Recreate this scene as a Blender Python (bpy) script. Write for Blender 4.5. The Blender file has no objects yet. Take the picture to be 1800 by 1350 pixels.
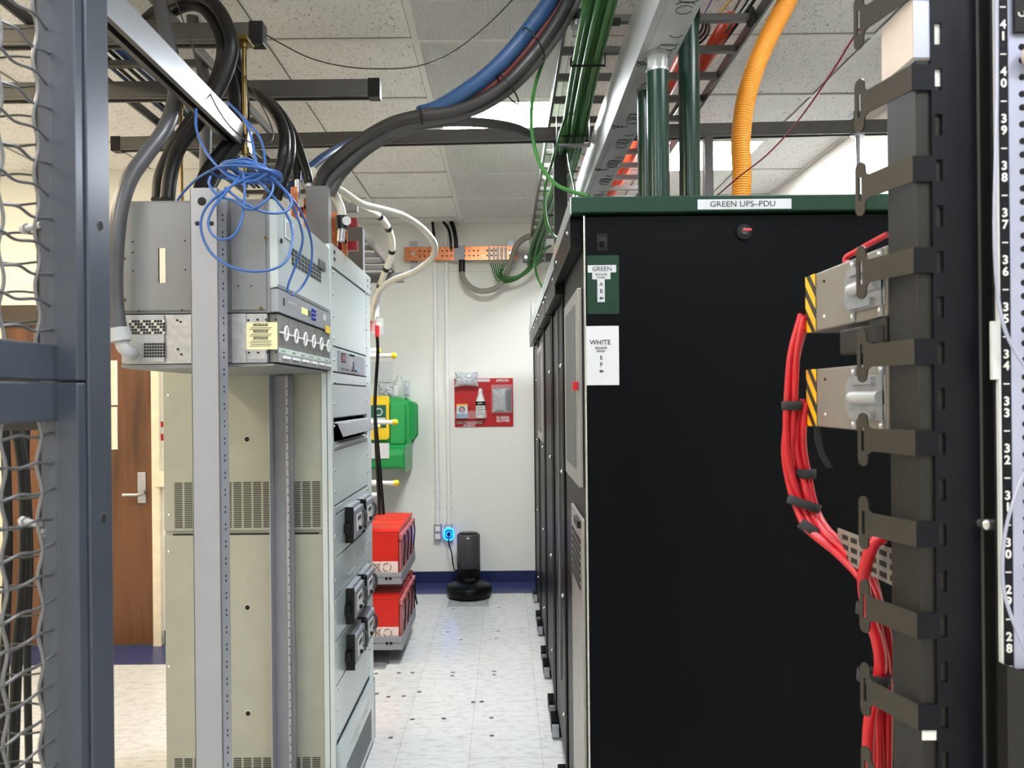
import bpy, math, random
from math import pi, sin, cos, radians as R
from mathutils import Vector, Matrix
random.seed(7)
S = bpy.context.scene
COL = S.collection
# ---------------- camera, view, world ----------------
F = 1370.0; H = 1.5; TH = 0.010
cd = bpy.data.cameras.new('camera'); cam = bpy.data.objects.new('camera', cd); COL.objects.link(cam)
cd.sensor_fit = 'HORIZONTAL'; cd.sensor_width = 36; cd.lens = F/1800*36
cd.shift_x = 12/1800; cd.shift_y = 25/1800
cd.clip_start = 0.05
cam.location = (0, 0, H); cam.rotation_euler = (pi/2, TH, 0)
cd.dof.use_dof = True; cd.dof.focus_distance = 3.0; cd.dof.aperture_fstop = 14
S.camera = cam
S.view_settings.view_transform = 'Standard'; S.view_settings.look = 'None'
S.view_settings.gamma = 1; S.view_settings.use_curve_mapping = False
S.view_settings.exposure = 0.18
w = bpy.data.worlds.new('world'); S.world = w; w.use_nodes = True
w.node_tree.nodes['Background'].inputs[0].default_value = (.5, .5, .5, 1)
w.node_tree.nodes['Background'].inputs[1].default_value = .2
LIGHT = 78.0; WARM = 46.0; NEAR = 24.0

# ---------------- helpers ----------------
def lin(c):
    return tuple(((x/255)/12.92 if x <= 10 else (((x/255)+.055)/1.055)**2.4) for x in c)
def mat(name, c, rough=.5, metal=0., var=.08, scale=14., bump=0., bscale=120., emit=0., alpha=1., stretch=(1, 1, 1), trans=0., spec=.5):
    m = bpy.data.materials.new(name); m.use_nodes = True
    nt = m.node_tree; b = nt.nodes['Principled BSDF']; c = lin(c)
    b.inputs['Roughness'].default_value = rough; b.inputs['Metallic'].default_value = metal
    b.inputs['Specular IOR Level'].default_value = spec
    tc = nt.nodes.new('ShaderNodeTexCoord'); mp = nt.nodes.new('ShaderNodeMapping'); mp.inputs['Scale'].default_value = stretch
    nt.links.new(tc.outputs['Object'], mp.inputs[0])
    n = nt.nodes.new('ShaderNodeTexNoise'); n.inputs['Scale'].default_value = scale; n.inputs['Detail'].default_value = 4
    nt.links.new(mp.outputs[0], n.inputs['Vector'])
    r = nt.nodes.new('ShaderNodeValToRGB')
    r.color_ramp.elements[0].position = .3; r.color_ramp.elements[1].position = .7
    r.color_ramp.elements[0].color = tuple(max(0, x*(1-var)) for x in c)+(1,)
    r.color_ramp.elements[1].color = tuple(min(1, x*(1+var)) for x in c)+(1,)
    nt.links.new(n.outputs[0], r.inputs[0]); nt.links.new(r.outputs[0], b.inputs['Base Color'])
    if bump:
        n2 = nt.nodes.new('ShaderNodeTexNoise'); n2.inputs['Scale'].default_value = bscale
        nt.links.new(mp.outputs[0], n2.inputs['Vector'])
        bu = nt.nodes.new('ShaderNodeBump'); bu.inputs['Strength'].default_value = bump; bu.inputs['Distance'].default_value = .002
        nt.links.new(n2.outputs[0], bu.inputs['Height']); nt.links.new(bu.outputs[0], b.inputs['Normal'])
    if emit:
        nt.links.new(r.outputs[0], b.inputs['Emission Color']); b.inputs['Emission Strength'].default_value = emit
    if alpha < 1: b.inputs['Alpha'].default_value = alpha
    if trans: b.inputs['Transmission Weight'].default_value = trans
    return m
class MB:
    def __init__(s): s.v = []; s.f = []; s.mi = []; s.sm = []; s.mats = []
    def _m(s, m):
        if m not in s.mats: s.mats.append(m)
        return s.mats.index(m)
    def add(s, vs, fs, m, smooth=False):
        o = len(s.v); s.v += [tuple(p) for p in vs]; k = s._m(m)
        for f in fs: s.f.append([i+o for i in f]); s.mi.append(k); s.sm.append(smooth)
        return s
    def box(s, x0, x1, y0, y1, z0, z1, m):
        x0, x1 = sorted((x0, x1)); y0, y1 = sorted((y0, y1)); z0, z1 = sorted((z0, z1))
        v = [(x0,y0,z0),(x1,y0,z0),(x1,y1,z0),(x0,y1,z0),(x0,y0,z1),(x1,y0,z1),(x1,y1,z1),(x0,y1,z1)]
        return s.add(v, [(0,3,2,1),(4,5,6,7),(0,1,5,4),(1,2,6,5),(2,3,7,6),(3,0,4,7)], m)
    def tube(s, pts, r, m, n=8, rf=None, caps=True, closed=False):
        pts = [Vector(p) for p in pts]; L = len(pts); vs = []; fs = []
        t0 = (pts[1]-pts[0]).normalized()
        a = t0.orthogonal().normalized()
        for i, p in enumerate(pts):
            t = (pts[min(i+1, L-1)]-pts[max(i-1, 0)]).normalized()
            a = (a-t*a.dot(t))
            a = a.normalized() if a.length > 1e-6 else t.orthogonal().normalized()
            b = t.cross(a); rr = rf(i, L) if rf else r
            for k in range(n):
                an = 2*pi*k/n; vs.append(p+a*cos(an)*rr+b*sin(an)*rr)
        for i in range(L-1):
            for k in range(n):
                fs.append((i*n+k, i*n+(k+1) % n, (i+1)*n+(k+1) % n, (i+1)*n+k))
        s.add(vs, fs, m, True)
        if caps:
            s.add(vs[:n], [tuple(range(n-1, -1, -1))], m); s.add(vs[-n:], [tuple(range(n))], m)
        return s
    def cyl(s, p0, p1, r, m, n=20, r2=None):
        r2 = r if r2 is None else r2
        return s.tube([p0, p1], r, m, n, rf=lambda i, L: r if i == 0 else r2)
    def prism(s, pts, ax, a, b, m):
        """pts: 2D outline in the two axes other than ax"""
        def P(p, h):
            q = list(p); q.insert(ax, h); return tuple(q)
        n = len(pts); vs = [P(p, a) for p in pts]+[P(p, b) for p in pts]
        fs = [tuple(range(n)), tuple(range(2*n-1, n-1, -1))]+[(i, (i+1) % n, n+(i+1) % n, n+i) for i in range(n)]
        return s.add(vs, fs, m)
    def ball(s, c, r, m, n=8, sc=(1, 1, 1)):
        vs = []; fs = []; k = n//2
        for i in range(k+1):
            th = pi*i/k
            for j in range(n):
                ph = 2*pi*j/n; vs.append((c[0]+sc[0]*r*sin(th)*cos(ph), c[1]+sc[1]*r*sin(th)*sin(ph), c[2]+sc[2]*r*cos(th)))
        for i in range(k):
            for j in range(n): fs.append((i*n+j, (i+1)*n+j, (i+1)*n+(j+1) % n, i*n+(j+1) % n))
        return s.add(vs, fs, m, True)
    def lathe(s, prof, c, m, n=28, sx=1., sy=1.):
        vs = []; fs = []; L = len(prof)
        for r, z in prof:
            for k in range(n): vs.append((c[0]+r*sx*cos(2*pi*k/n), c[1]+r*sy*sin(2*pi*k/n), c[2]+z))
        for i in range(L-1):
            for k in range(n): fs.append((i*n+k, i*n+(k+1) % n, (i+1)*n+(k+1) % n, (i+1)*n+k))
        s.add(vs, fs, m, True)
        s.add(vs[:n], [tuple(range(n-1, -1, -1))], m); s.add(vs[-n:], [tuple(range(n))], m)
        return s
    def ring(s, c, axis, r, rr, m, n=20, k=6, arc=2*pi, a0=0):
        ax = Vector(axis).normalized(); u = ax.orthogonal().normalized(); v = ax.cross(u)
        return s.tube([Vector(c)+u*cos(a0+arc*i/n)*r+v*sin(a0+arc*i/n)*r for i in range(n+1)], rr, m, k, caps=False)
    def obj(s, name, parent=None, bevel=0., seg=2):
        me = bpy.data.meshes.new(name); me.from_pydata(s.v, [], s.f)
        for m in s.mats: me.materials.append(m)
        me.polygons.foreach_set('material_index', s.mi); me.polygons.foreach_set('use_smooth', s.sm)
        me.update()
        o = bpy.data.objects.new(name, me); COL.objects.link(o)
        if parent:
            o.parent = parent
            q = parent; off = Vector()
            while q: off += q.location if q.type == 'EMPTY' else Vector(); q = q.parent
            o.matrix_parent_inverse = Matrix.Translation(-off) if parent.type == 'EMPTY' else Matrix()
        if bevel:
            b = o.modifiers.new('bevel', 'BEVEL'); b.width = bevel; b.segments = seg; b.limit_method = 'ANGLE'; b.angle_limit = R(40)
        return o
def tag(o, label, cat, group=None):
    o['label'] = label; o['category'] = cat; o['kind'] = 'thing'
    if group: o['group'] = group
    return o
def thing(name, label, cat, loc, group=None):
    o = bpy.data.objects.new(name, None); COL.objects.link(o); o.location = loc; o.empty_display_size = .1
    return tag(o, label, cat, group)
def solo(mb, name, label, cat, group=None, bevel=0.): return tag(mb.obj(name, bevel=bevel), label, cat, group)
def struct(mb, name, bevel=0.):
    o = mb.obj(name, bevel=bevel); o['kind'] = 'structure'; return o
def dup(root, d, label, group=None):
    def cp(o, par):
        c = o.copy(); COL.objects.link(c)
        if par: c.parent = par; c.matrix_parent_inverse = o.matrix_parent_inverse.copy()
        for ch in list(o.children): cp(ch, c)
        return c
    r = cp(root, None); r.location = root.location+Vector(d); r['label'] = label
    if group: r['group'] = group
    return r
def P(px, py, d):
    a = px-888; b = 700-py; return Vector(((a+TH*b)/F*d, d, H+(b-TH*a)/F*d))
def PX(px, py, X):     # point on the plane x = X seen at that place of the photograph
    a = px-888; b = 700-py; d = X*F/(a+TH*b); return Vector((X, d, H+(b-TH*a)/F*d))
def crom(pts, k=8):
    pts = [Vector(p) for p in pts]; q = [pts[0]*2-pts[1]]+pts+[pts[-1]*2-pts[-2]]; out = []
    for i in range(1, len(q)-2):
        p0, p1, p2, p3 = q[i-1:i+3]
        for j in range(k):
            t = j/k
            out.append(.5*((2*p1)+(p2-p0)*t+(2*p0-5*p1+4*p2-p3)*t*t+(3*p1-p0-3*p2+p3)*t**3))
    out.append(pts[-1]); return out
def path(l, k=8): return crom([P(*p) for p in l], k)
def text(s, size, loc, rot, m, parent, name='lettering', sx=1., align='CENTER', bold=0., ext=.0003):
    cu = bpy.data.curves.new(name, 'FONT'); cu.body = s; cu.size = size; cu.align_x = align; cu.align_y = 'CENTER'
    cu.extrude = ext; cu.offset = bold; cu.resolution_u = 3
    t = bpy.data.objects.new(name, cu); COL.objects.link(t)
    bpy.context.view_layer.update()
    me = bpy.data.meshes.new_from_object(t.evaluated_get(bpy.context.evaluated_depsgraph_get()))
    bpy.data.objects.remove(t); bpy.data.curves.remove(cu)
    M = Matrix.Translation(loc) @ (Matrix.Rotation(rot[2], 4, 'Z') @ Matrix.Rotation(rot[1], 4, 'Y') @ Matrix.Rotation(rot[0], 4, 'X')) @ Matrix.Diagonal((sx, 1, 1, 1))
    me.transform(M); me.materials.clear(); me.materials.append(m)
    o = bpy.data.objects.new(name, me); COL.objects.link(o)
    if parent:
        o.parent = parent; off = Vector(); q = parent
        while q: off += q.location if q.type == 'EMPTY' else Vector(); q = q.parent
        if parent.type == 'EMPTY': o.matrix_parent_inverse = Matrix.Translation(-off)
    return o
CAM = (pi/2, 0, 0); AIS = (pi/2, 0, pi/2); LFT = (pi/2, 0, -pi/2)

# ---------------- materials ----------------
def ceiling_mat():
    m = mat('ceiling_tile', (236, 234, 230), .9, var=.03, scale=3); nt = m.node_tree; b = nt.nodes['Principled BSDF']
    r = [n for n in nt.nodes if n.type == 'VALTORGB'][0]; tc = [n for n in nt.nodes if n.type == 'TEX_COORD'][0]
    mp = nt.nodes.new('ShaderNodeMapping'); mp.inputs['Scale'].default_value = (1, .55, 1); nt.links.new(tc.outputs['Object'], mp.inputs[0])
    n = nt.nodes.new('ShaderNodeTexNoise'); n.inputs['Scale'].default_value = 120; n.inputs['Detail'].default_value = 2.5; n.inputs['Distortion'].default_value = 1.5
    nt.links.new(mp.outputs[0], n.inputs['Vector'])
    c = nt.nodes.new('ShaderNodeValToRGB'); c.color_ramp.elements[0].position = .345; c.color_ramp.elements[1].position = .40
    c.color_ramp.elements[0].color = (.38, .37, .35, 1); c.color_ramp.elements[1].color = (1, 1, 1, 1)
    nt.links.new(n.outputs[0], c.inputs[0])
    mx = nt.nodes.new('ShaderNodeMixRGB'); mx.blend_type = 'MULTIPLY'; mx.inputs[0].default_value = 1
    nt.links.new(r.outputs[0], mx.inputs[1]); nt.links.new(c.outputs[0], mx.inputs[2]); nt.links.new(mx.outputs[0], b.inputs['Base Color'])
    bu = nt.nodes.new('ShaderNodeBump'); bu.inputs['Strength'].default_value = .4; bu.inputs['Distance'].default_value = .004
    nt.links.new(c.outputs[0], bu.inputs['Height']); nt.links.new(bu.outputs[0], b.inputs['Normal'])
    return m
def floor_mat(name, ca, cb, line, rough):
    m = bpy.data.materials.new(name); m.use_nodes = True; nt = m.node_tree; b = nt.nodes['Principled BSDF']
    b.inputs['Roughness'].default_value = rough
    tc = nt.nodes.new('ShaderNodeTexCoord')
    mp = nt.nodes.new('ShaderNodeMapping'); mp.inputs['Scale'].default_value = (1, 2.2, 1); nt.links.new(tc.outputs['Object'], mp.inputs[0])
    n = nt.nodes.new('ShaderNodeTexNoise'); n.inputs['Scale'].default_value = 16; n.inputs['Detail'].default_value = 7; n.inputs['Roughness'].default_value = .7
    nt.links.new(mp.outputs[0], n.inputs['Vector'])
    c = nt.nodes.new('ShaderNodeValToRGB'); c.color_ramp.elements[0].position = .36; c.color_ramp.elements[1].position = .52
    c.color_ramp.elements[0].color = lin(ca)+(1,); c.color_ramp.elements[1].color = lin(cb)+(1,)
    nt.links.new(n.outputs[0], c.inputs[0])
    m2 = nt.nodes.new('ShaderNodeMapping'); m2.inputs['Location'].default_value = (-.14+.3048*20, .1+.3048*20, 0); nt.links.new(tc.outputs['Object'], m2.inputs[0])
    br = nt.nodes.new('ShaderNodeTexBrick'); br.offset = 0; br.inputs['Scale'].default_value = 1; br.inputs['Brick Width'].default_value = .3048; br.inputs['Row Height'].default_value = .3048
    br.inputs['Mortar Size'].default_value = .0011; br.inputs['Mortar Smooth'].default_value = 0
    br.inputs['Color1'].default_value = (1, 1, 1, 1); br.inputs['Color2'].default_value = (.96, .96, .95, 1); br.inputs['Mortar'].default_value = (line, line, line, 1)
    nt.links.new(m2.outputs[0], br.inputs['Vector'])
    mx = nt.nodes.new('ShaderNodeMixRGB'); mx.blend_type = 'MULTIPLY'; mx.inputs[0].default_value = 1
    nt.links.new(c.outputs[0], mx.inputs[1]); nt.links.new(br.outputs[0], mx.inputs[2]); nt.links.new(mx.outputs[0], b.inputs['Base Color'])
    return m
def wood_mat():
    m = bpy.data.materials.new('oak_veneer'); m.use_nodes = True; nt = m.node_tree; b = nt.nodes['Principled BSDF']
    b.inputs['Roughness'].default_value = .4
    tc = nt.nodes.new('ShaderNodeTexCoord'); mp = nt.nodes.new('ShaderNodeMapping'); mp.inputs['Scale'].default_value = (9, 9, .75)
    nt.links.new(tc.outputs['Object'], mp.inputs[0])
    wv = nt.nodes.new('ShaderNodeTexWave'); wv.wave_type = 'RINGS'; wv.inputs['Scale'].default_value = 1.6; wv.inputs['Distortion'].default_value = 5; wv.inputs['Detail'].default_value = 3
    nt.links.new(mp.outputs[0], wv.inputs[0])
    c = nt.nodes.new('ShaderNodeValToRGB'); c.color_ramp.elements[0].color = lin((70, 40, 20))+(1,); c.color_ramp.elements[1].color = lin((106, 66, 36))+(1,)
    nt.links.new(wv.outputs[0], c.inputs[0]); nt.links.new(c.outputs[0], b.inputs['Base Color'])
    return m
M_ceil = ceiling_mat()
M_floor = floor_mat('vinyl_tile', (188, 188, 187), (209, 210, 209), .62, .22)
M_bfloor = floor_mat('blue_vinyl_tile', (32, 44, 86), (52, 62, 108), .7, .3)
M_wood = wood_mat()
M_wall = mat('wall_paint', (232, 231, 222), .75, var=.02, scale=1.5, bump=.05)
M_grid = mat('grid_white', (226, 224, 218), .5, var=.02)
M_base = mat('navy_vinyl', (24, 36, 82), .4)
M_cream = mat('cream_paint', (225, 214, 190), .5)
M_dkframe = mat('dark_frame', (60, 50, 40), .5)
M_lamp = mat('lamp_diffuser', (244, 250, 255), .5, var=0, emit=LIGHT)
M_near = mat('unseen_lamp_diffuser', (240, 247, 255), .5, var=0, emit=NEAR)
M_warm = mat('warm_lamp_diffuser', (255, 236, 205), .5, var=0, emit=WARM)
M_egg = mat('eggcrate_white', (236, 236, 234), .45, var=.02)
M_eggback = mat('plenum_grey', (196, 196, 196), .8)
M_steel = mat('painted_strut_grey', (92, 90, 88), .35, .3)
M_galv = mat('galvanized_steel', (172, 174, 179), .38, .75, var=.14, scale=60)
M_alu = mat('brushed_strut', (156, 159, 163), .36, .85, var=.08, scale=30, stretch=(1, 8, 1))
M_brass = mat('yellow_zinc', (118, 98, 56), .35, .8)
M_black = mat('black_rubber', (8, 8, 9), .42, spec=.35)
M_blackp = mat('black_powder_coat', (6, 7, 10), .36, var=.1, bump=.03, bscale=600, spec=.08)
M_blacks = mat('black_satin_metal', (9, 9, 10), .34, spec=.22)
M_dolive = mat('dark_olive_metal', (38, 37, 34), .45, .3, var=.12)
M_finger = mat('cable_finger_grey', (50, 47, 42), .4, .3, var=.06)
M_navyb = mat('rack_black_blue', (17, 18, 25), .42, 0, var=.15, spec=.2)
M_bluegrey = mat('blue_grey_enamel', (78, 84, 96), .32, .35, var=.06)
M_wire = mat('mesh_wire_grey', (120, 120, 124), .32, .6)
M_rackg = mat('telecom_grey', (146, 148, 155), .4, .15, var=.03)
M_shelfg = mat('shelf_grey', (120, 122, 125), .42, .15, var=.03)
M_panelg = mat('panel_blue_grey', (196, 206, 208), .22, .3, var=.05, scale=3)
M_olive = mat('olive_grey_steel', (152, 153, 141), .45, .1, var=.04)
M_hole = mat('dark_opening', (8, 8, 8), .8)
M_dg = mat('dark_grey_plastic', (70, 71, 72), .45)
M_mod = mat('module_grey', (112, 112, 110), .45)
M_ltg = mat('light_grey_plastic', (205, 208, 208), .4)
M_white = mat('white_plastic', (232, 232, 228), .35, var=.02)
M_paper = mat('paper', (214, 214, 212), .7, var=.02)
M_ink = mat('ink', (22, 22, 24), .6)
M_red = mat('battery_red', (206, 34, 24), .35, var=.05)
M_redb = mat('board_red', (184, 12, 24), .35, var=.03)
M_redc = mat('red_cable_jacket', (190, 26, 38), .32, var=.12, scale=40)
M_dred = mat('dark_red_insulator', (126, 12, 26), .3)
M_pink = mat('clear_pink_cover', (206, 120, 122), .25, alpha=.85)
M_orange = mat('orange_innerduct', (232, 74, 34), .4)
M_hose = mat('yellow_orange_conduit', (232, 150, 42), .35, var=.04)
M_gpdu = mat('green_sheet', (14, 46, 32), .42, spec=.25)
M_gpipe = mat('dark_green_pipe', (12, 44, 32), .25, spec=.4)
M_gcab = mat('green_cable', (46, 106, 42), .4)
M_gshell = mat('eyewash_green', (42, 160, 84), .3, var=.04)
M_yel = mat('yellow_plastic', (242, 202, 30), .4)
M_haz = mat('hazard_yellow', (246, 180, 22), .4, var=.02)
M_hazb = mat('hazard_black', (44, 42, 38), .45)
M_taupe = mat('taupe_enamel', (132, 126, 118), .42, .2, var=.03, bump=.1, bscale=500)
M_bcab = mat('blue_patch_cable', (44, 86, 150), .35)
M_blcab = mat('blue_power_cable', (36, 70, 112), .45)
M_rcab = mat('red_power_cable', (112, 46, 40), .45)
M_grcab = mat('grey_power_cable', (78, 77, 77), .5)
M_dgcab = mat('dark_grey_cable', (44, 43, 42), .4)
M_flex = mat('grey_liquidtight', (64, 64, 67), .35, var=.03)
M_wcab = mat('white_cable', (214, 212, 200), .4)
M_conn = mat('connector_grey', (162, 164, 166), .4)
M_copper = mat('copper', (206, 130, 88), .3, .8, var=.25, scale=40)
M_tan = mat('warm_grey_cable', (140, 134, 124), .5)
M_tray = mat('white_aluminium_tray', (188, 190, 192), .35, .4, var=.06, scale=6)
M_label = mat('caution_label', (222, 216, 172), .6, var=.02)
M_lcd = mat('lcd_green', (205, 222, 130), .4, emit=.6)
M_blueb = mat('blue_button', (26, 48, 150), .4)
M_glow = mat('blue_led_ring', (20, 120, 255), .4, var=0, emit=5.)
M_clear = mat('clear_plastic', (225, 232, 235), .12, alpha=.13)
M_clears = mat('clear_pvc', (210, 214, 214), .1, alpha=.55)
M_bag = mat('crinkled_clear_bag', (205, 208, 212), .15, alpha=.75, var=.3, scale=60, bump=1., bscale=70)
M_apron = mat('black_vinyl', (40, 40, 42), .25, var=.4, scale=50, bump=1., bscale=60)
M_velc = mat('hook_and_loop', (44, 45, 48), .9, bump=.5, bscale=900)
M_maroon = mat('maroon_wire', (110, 22, 46), .35)
M_pdugrey = mat('pdu_door_grey', (150, 148, 144), .35, .3)
M_perf = mat('perforated_grey', (104, 106, 106), .5, .3, var=.2, scale=500)
M_chrome = mat('bright_steel', (214, 214, 212), .2, .9)
M_rob = mat('robot_dark_grey', (66, 64, 68), .35)
M_lblue = mat('lilac_rail', (176, 180, 204), .35, .3)
M_beige = mat('beige_knob', (206, 190, 178), .5)
M_foil = mat('foil_label', (178, 180, 183), .45, .2)
# ---------------- room ----------------
CZ = H+1.43; YB = 6.36; YL = 4.8; XR = 1.9; XJ = -1.35; XL = -4.0; YF = -2.6
struct(MB().box(XL-.1, XR+.1, YF-.1, YB+.1, -.1, 0, M_floor), 'floor')
GX = [-.343+.61*k for k in range(-6, 4)]; GY = [3.095+.61*k for k in range(-10, 6)]
struct(MB().box(XL-.1, XR+.1, YF-.1, YB+.1, CZ, CZ+.1, M_ceil), 'ceiling')
struct(MB().box(XJ-.1, XR+.1, YB, YB+.1, 0, CZ, M_wall), 'wall_back')
struct(MB().box(XR, XR+.1, YF, YB, 0, CZ, M_wall), 'wall_right')
struct(MB().box(XL-.1, XL, YF, YL+.1, 0, CZ, M_wall), 'wall_left')
struct(MB().box(XL, XR, YF-.1, YF, 0, CZ, M_wall), 'wall_front')
wl = MB(); DX0, DX1, DZ = -3.08, -2.17, 1.97
wl.box(XL, DX0-.05, YL, YL+.1, 0, CZ, M_wall).box(DX1+.05, XJ, YL, YL+.1, 0, CZ, M_wall).box(DX0-.05, DX1+.05, YL, YL+.1, DZ+.13, CZ, M_wall)
wl.box(XJ-.1, XJ, YL+.1, YB, 0, CZ, M_wall)
struct(wl, 'wall_left_back')
g = MB()
for x in GX: g.box(x-.012, x+.012, YF, YB if x > XJ else YL, CZ-.008, CZ-.0005, M_grid)
for y in GY:
    if y < YL: g.box(XL, XR, y-.012, y+.012, CZ-.0085, CZ-.0005, M_grid)
    else: g.box(XJ, XR, y-.012, y+.012, CZ-.0085, CZ-.0005, M_grid)
for x in GX:
    for s_ in (-1, 1): g.box(x+s_*.0138-.0018, x+s_*.0138+.0018, YF, YB if x > XJ else YL, CZ-.0012, CZ-.0006, M_dg)
for y in GY:
    for s_ in (-1, 1): g.box(XL if y < YL else XJ, XR, y+s_*.0138-.0018, y+s_*.0138+.0018, CZ-.0013, CZ-.0006, M_dg)
g.box(XJ, XR, YB-.02, YB, CZ-.01, CZ-.0005, M_grid).box(XR-.02, XR, YF, YB, CZ-.01, CZ-.0005, M_grid).box(XL, XJ, YL-.02, YL, CZ-.01, CZ-.0005, M_grid)
struct(g, 'trim_1')
struct(MB().box(XJ, XR, YB-.008, YB, 0, .093, M_base), 'baseboard_back')
struct(MB().box(DX1+.06, XJ, YL-.008, YL, 0, .093, M_base), 'baseboard_left')
struct(MB().box(XJ, XR, YB-.37, YB-.008, 0, .0015, M_bfloor), 'trim_2')
struct(MB().box(XL, XJ, YL-.35, YL-.008, 0, .0015, M_bfloor), 'trim_3')
# wall seam trims of the plaster soffit
struct(MB().box(XJ, .9, YB-.012, YB, 2.535, 2.55, M_wall), 'trim_4')
# door
door = struct(MB().box(DX0, DX1, YL-.01, YL+.035, .012, DZ, M_wood), 'door_1')
fr = MB().box(DX0-.05, DX0, YL-.03, YL+.08, 0, DZ+.05, M_cream).box(DX1, DX1+.05, YL-.03, YL+.08, 0, DZ+.05, M_cream)
fr.box(DX0-.05, DX1+.05, YL-.03, YL+.08, DZ, DZ+.13, M_dkframe)
struct(fr, 'trim_5', .004)
t = None
p0 = P(242, 830, YL-.012); p1 = P(257, 884, YL-.012)
t = MB().box(p0.x, p1.x, YL-.016, YL-.0102, p1.z, p0.z, M_galv).obj('handle_plate', door, .002); t['label'] = 'brushed metal plate'
a = P(250, 866, YL-.05); b = P(216, 870, YL-.05)
MB().cyl((a.x, YL-.015, a.z), (a.x, YL-.055, a.z), .012, M_galv).tube(crom([(a.x, YL-.05, a.z), (a.x-.03, YL-.052, a.z-.012), (b.x, YL-.052, b.z)]), .011, M_galv, 10).obj('lever', t)
for (x0, y0, x1, y1, lab) in ((150, 634, 207, 712, 'white notice taped at eye level on the wooden door, the upper sheet'), (150, 716, 207, 790, 'white notice taped on the wooden door, the lower sheet')):
    q0 = P(x0, y0, YL-.012); q1 = P(x1, y1, YL-.012)
    n = MB().box(q0.x, q1.x, YL-.0125, YL-.0105, q1.z, q0.z, M_paper)
    n.box(q0.x+.02, q1.x-.012, YL-.0128, YL-.0124, q1.z+.012, q0.z-.012, M_cream)
    solo(n, 'door_notice', lab, 'notice', 'notices on the door')
q0 = P(278, 741, YL); q1 = P(291, 774, YL)
s = thing('wall_sign', 'small red and white sign on the cream wall right of the door', 'sign', (q0.x, YL, q1.z))
MB().box(q0.x, q1.x+.06, YL-.004, YL-.0005, q1.z, q0.z, M_redb).obj('plate', s, .001)
MB().box(q0.x+.01, q1.x+.05, YL-.005, YL-.0041, q1.z+.04, q0.z-.035, M_paper).obj('white_panel', s)
q0 = P(276, 828, YL); q1 = P(291, 855, YL)
MB_ = MB().box(q0.x, q1.x+.05, YL-.04, YL-.0005, q1.z, q0.z, M_cream)
solo(MB_, 'wall_switch_box', 'cream switch box on the wall beside the wooden door', 'switch box', None, .004)

# ---------------- ceiling lights and grilles ----------------
def lamp(x, y, label, m=None, far=True):
    m = m or M_lamp
    t = thing('ceiling_light', label, 'ceiling light', (x+.305, y+.305, CZ-.01), 'ceiling light panels')
    f = MB(); a = .014
    for (X0, X1, Y0, Y1) in ((x+a, x+.61-a, y+a, y+a+.02), (x+a, x+.61-a, y+.59-a, y+.61-a), (x+a, x+a+.02, y+a+.02, y+.59-a), (x+.59-a, x+.61-a, y+a+.02, y+.59-a)):
        f.box(X0, X1, Y0, Y1, CZ-.012, CZ-.0005, M_grid)
    f.obj('frame', t)
    MB().box(x+.034, x+.576, y+.034, y+.576, CZ-.006, CZ-.001, m).obj('diffuser', t)
lamp(-.343, 3.705, 'lit square ceiling panel above the aisle behind the blue power cables')
lamp(.877, 4.315, 'lit square ceiling panel behind the yellow corrugated conduit')
lamp(-.343, 1.265, 'unseen lit ceiling panel over the aisle, overhead of the camera', M_near)  # unseen dimmer panels put on the grid to light the near side
lamp(-.343, -.565, 'unseen lit ceiling panel over the aisle behind the camera', M_near)
lamp(.877, 1.265, 'unseen lit ceiling panel above the black equipment rack', M_near)
lamp(.877, -1.175, 'unseen lit ceiling panel behind the black equipment rack', M_near)
lamp(-1.563, .045, 'unseen lit ceiling panel above the wire mesh cage', M_near)
lamp(-2.783, 1.265, 'warm lit ceiling panel left of the cable ladder', M_warm)
lamp(-3.393, 3.095, 'warm lit ceiling panel near the wooden door', M_warm)
lamp(-2.783, -1.175, 'warm lit ceiling panel in the rear left of the room', M_warm)
def grille(k, label):
    x = -.343+.014; y = GY[k]+.014; L = .582
    t = thing('ceiling_grille', label, 'ceiling grille', (x+L/2, y+L/2, CZ-.01), 'eggcrate grilles in the ceiling')
    MB().box(x, x+L, y, y+L, CZ-.0012, CZ-.0003, M_eggback).obj('backing', t)
    l = MB(); n = 46
    for i in range(n+1):
        c = x+.001+(L-.002)*i/n; l.box(c-.0012, c+.0012, y, y+L, CZ-.012, CZ-.0015, M_egg)
        c = y+.001+(L-.002)*i/n; l.box(x, x+L, c-.0012, c+.0012, CZ-.012, CZ-.0015, M_egg)
    l.obj('lattice', t)
gl = {9: 'eggcrate ceiling grille nearest the camera at the top of the photo', 10: 'eggcrate ceiling grille directly before the bright lamp panel above the aisle',
      12: 'eggcrate ceiling grille directly behind the bright lamp panel above the aisle', 13: 'eggcrate ceiling grille, second behind the lamp panel', 14: 'eggcrate ceiling grille closest to the copper bar wall'}
# GY index: GY[10]=3.095
grille(9, gl[9]); grille(10, gl[10]); grille(12, gl[12]); grille(13, gl[13]); grille(14, gl[14])

# ---------------- back wall ----------------
def wbox(x0, y0, x1, y1, d, th, m, mb=None):
    a = P(x0, (y0+y1)/2, d); b = P(x1, (y0+y1)/2, d); c = P((x0+x1)/2, y0, d); e = P((x0+x1)/2, y1, d)
    return (mb or MB()).box(a.x, b.x, d, d+th, e.z, c.z, m)
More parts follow.
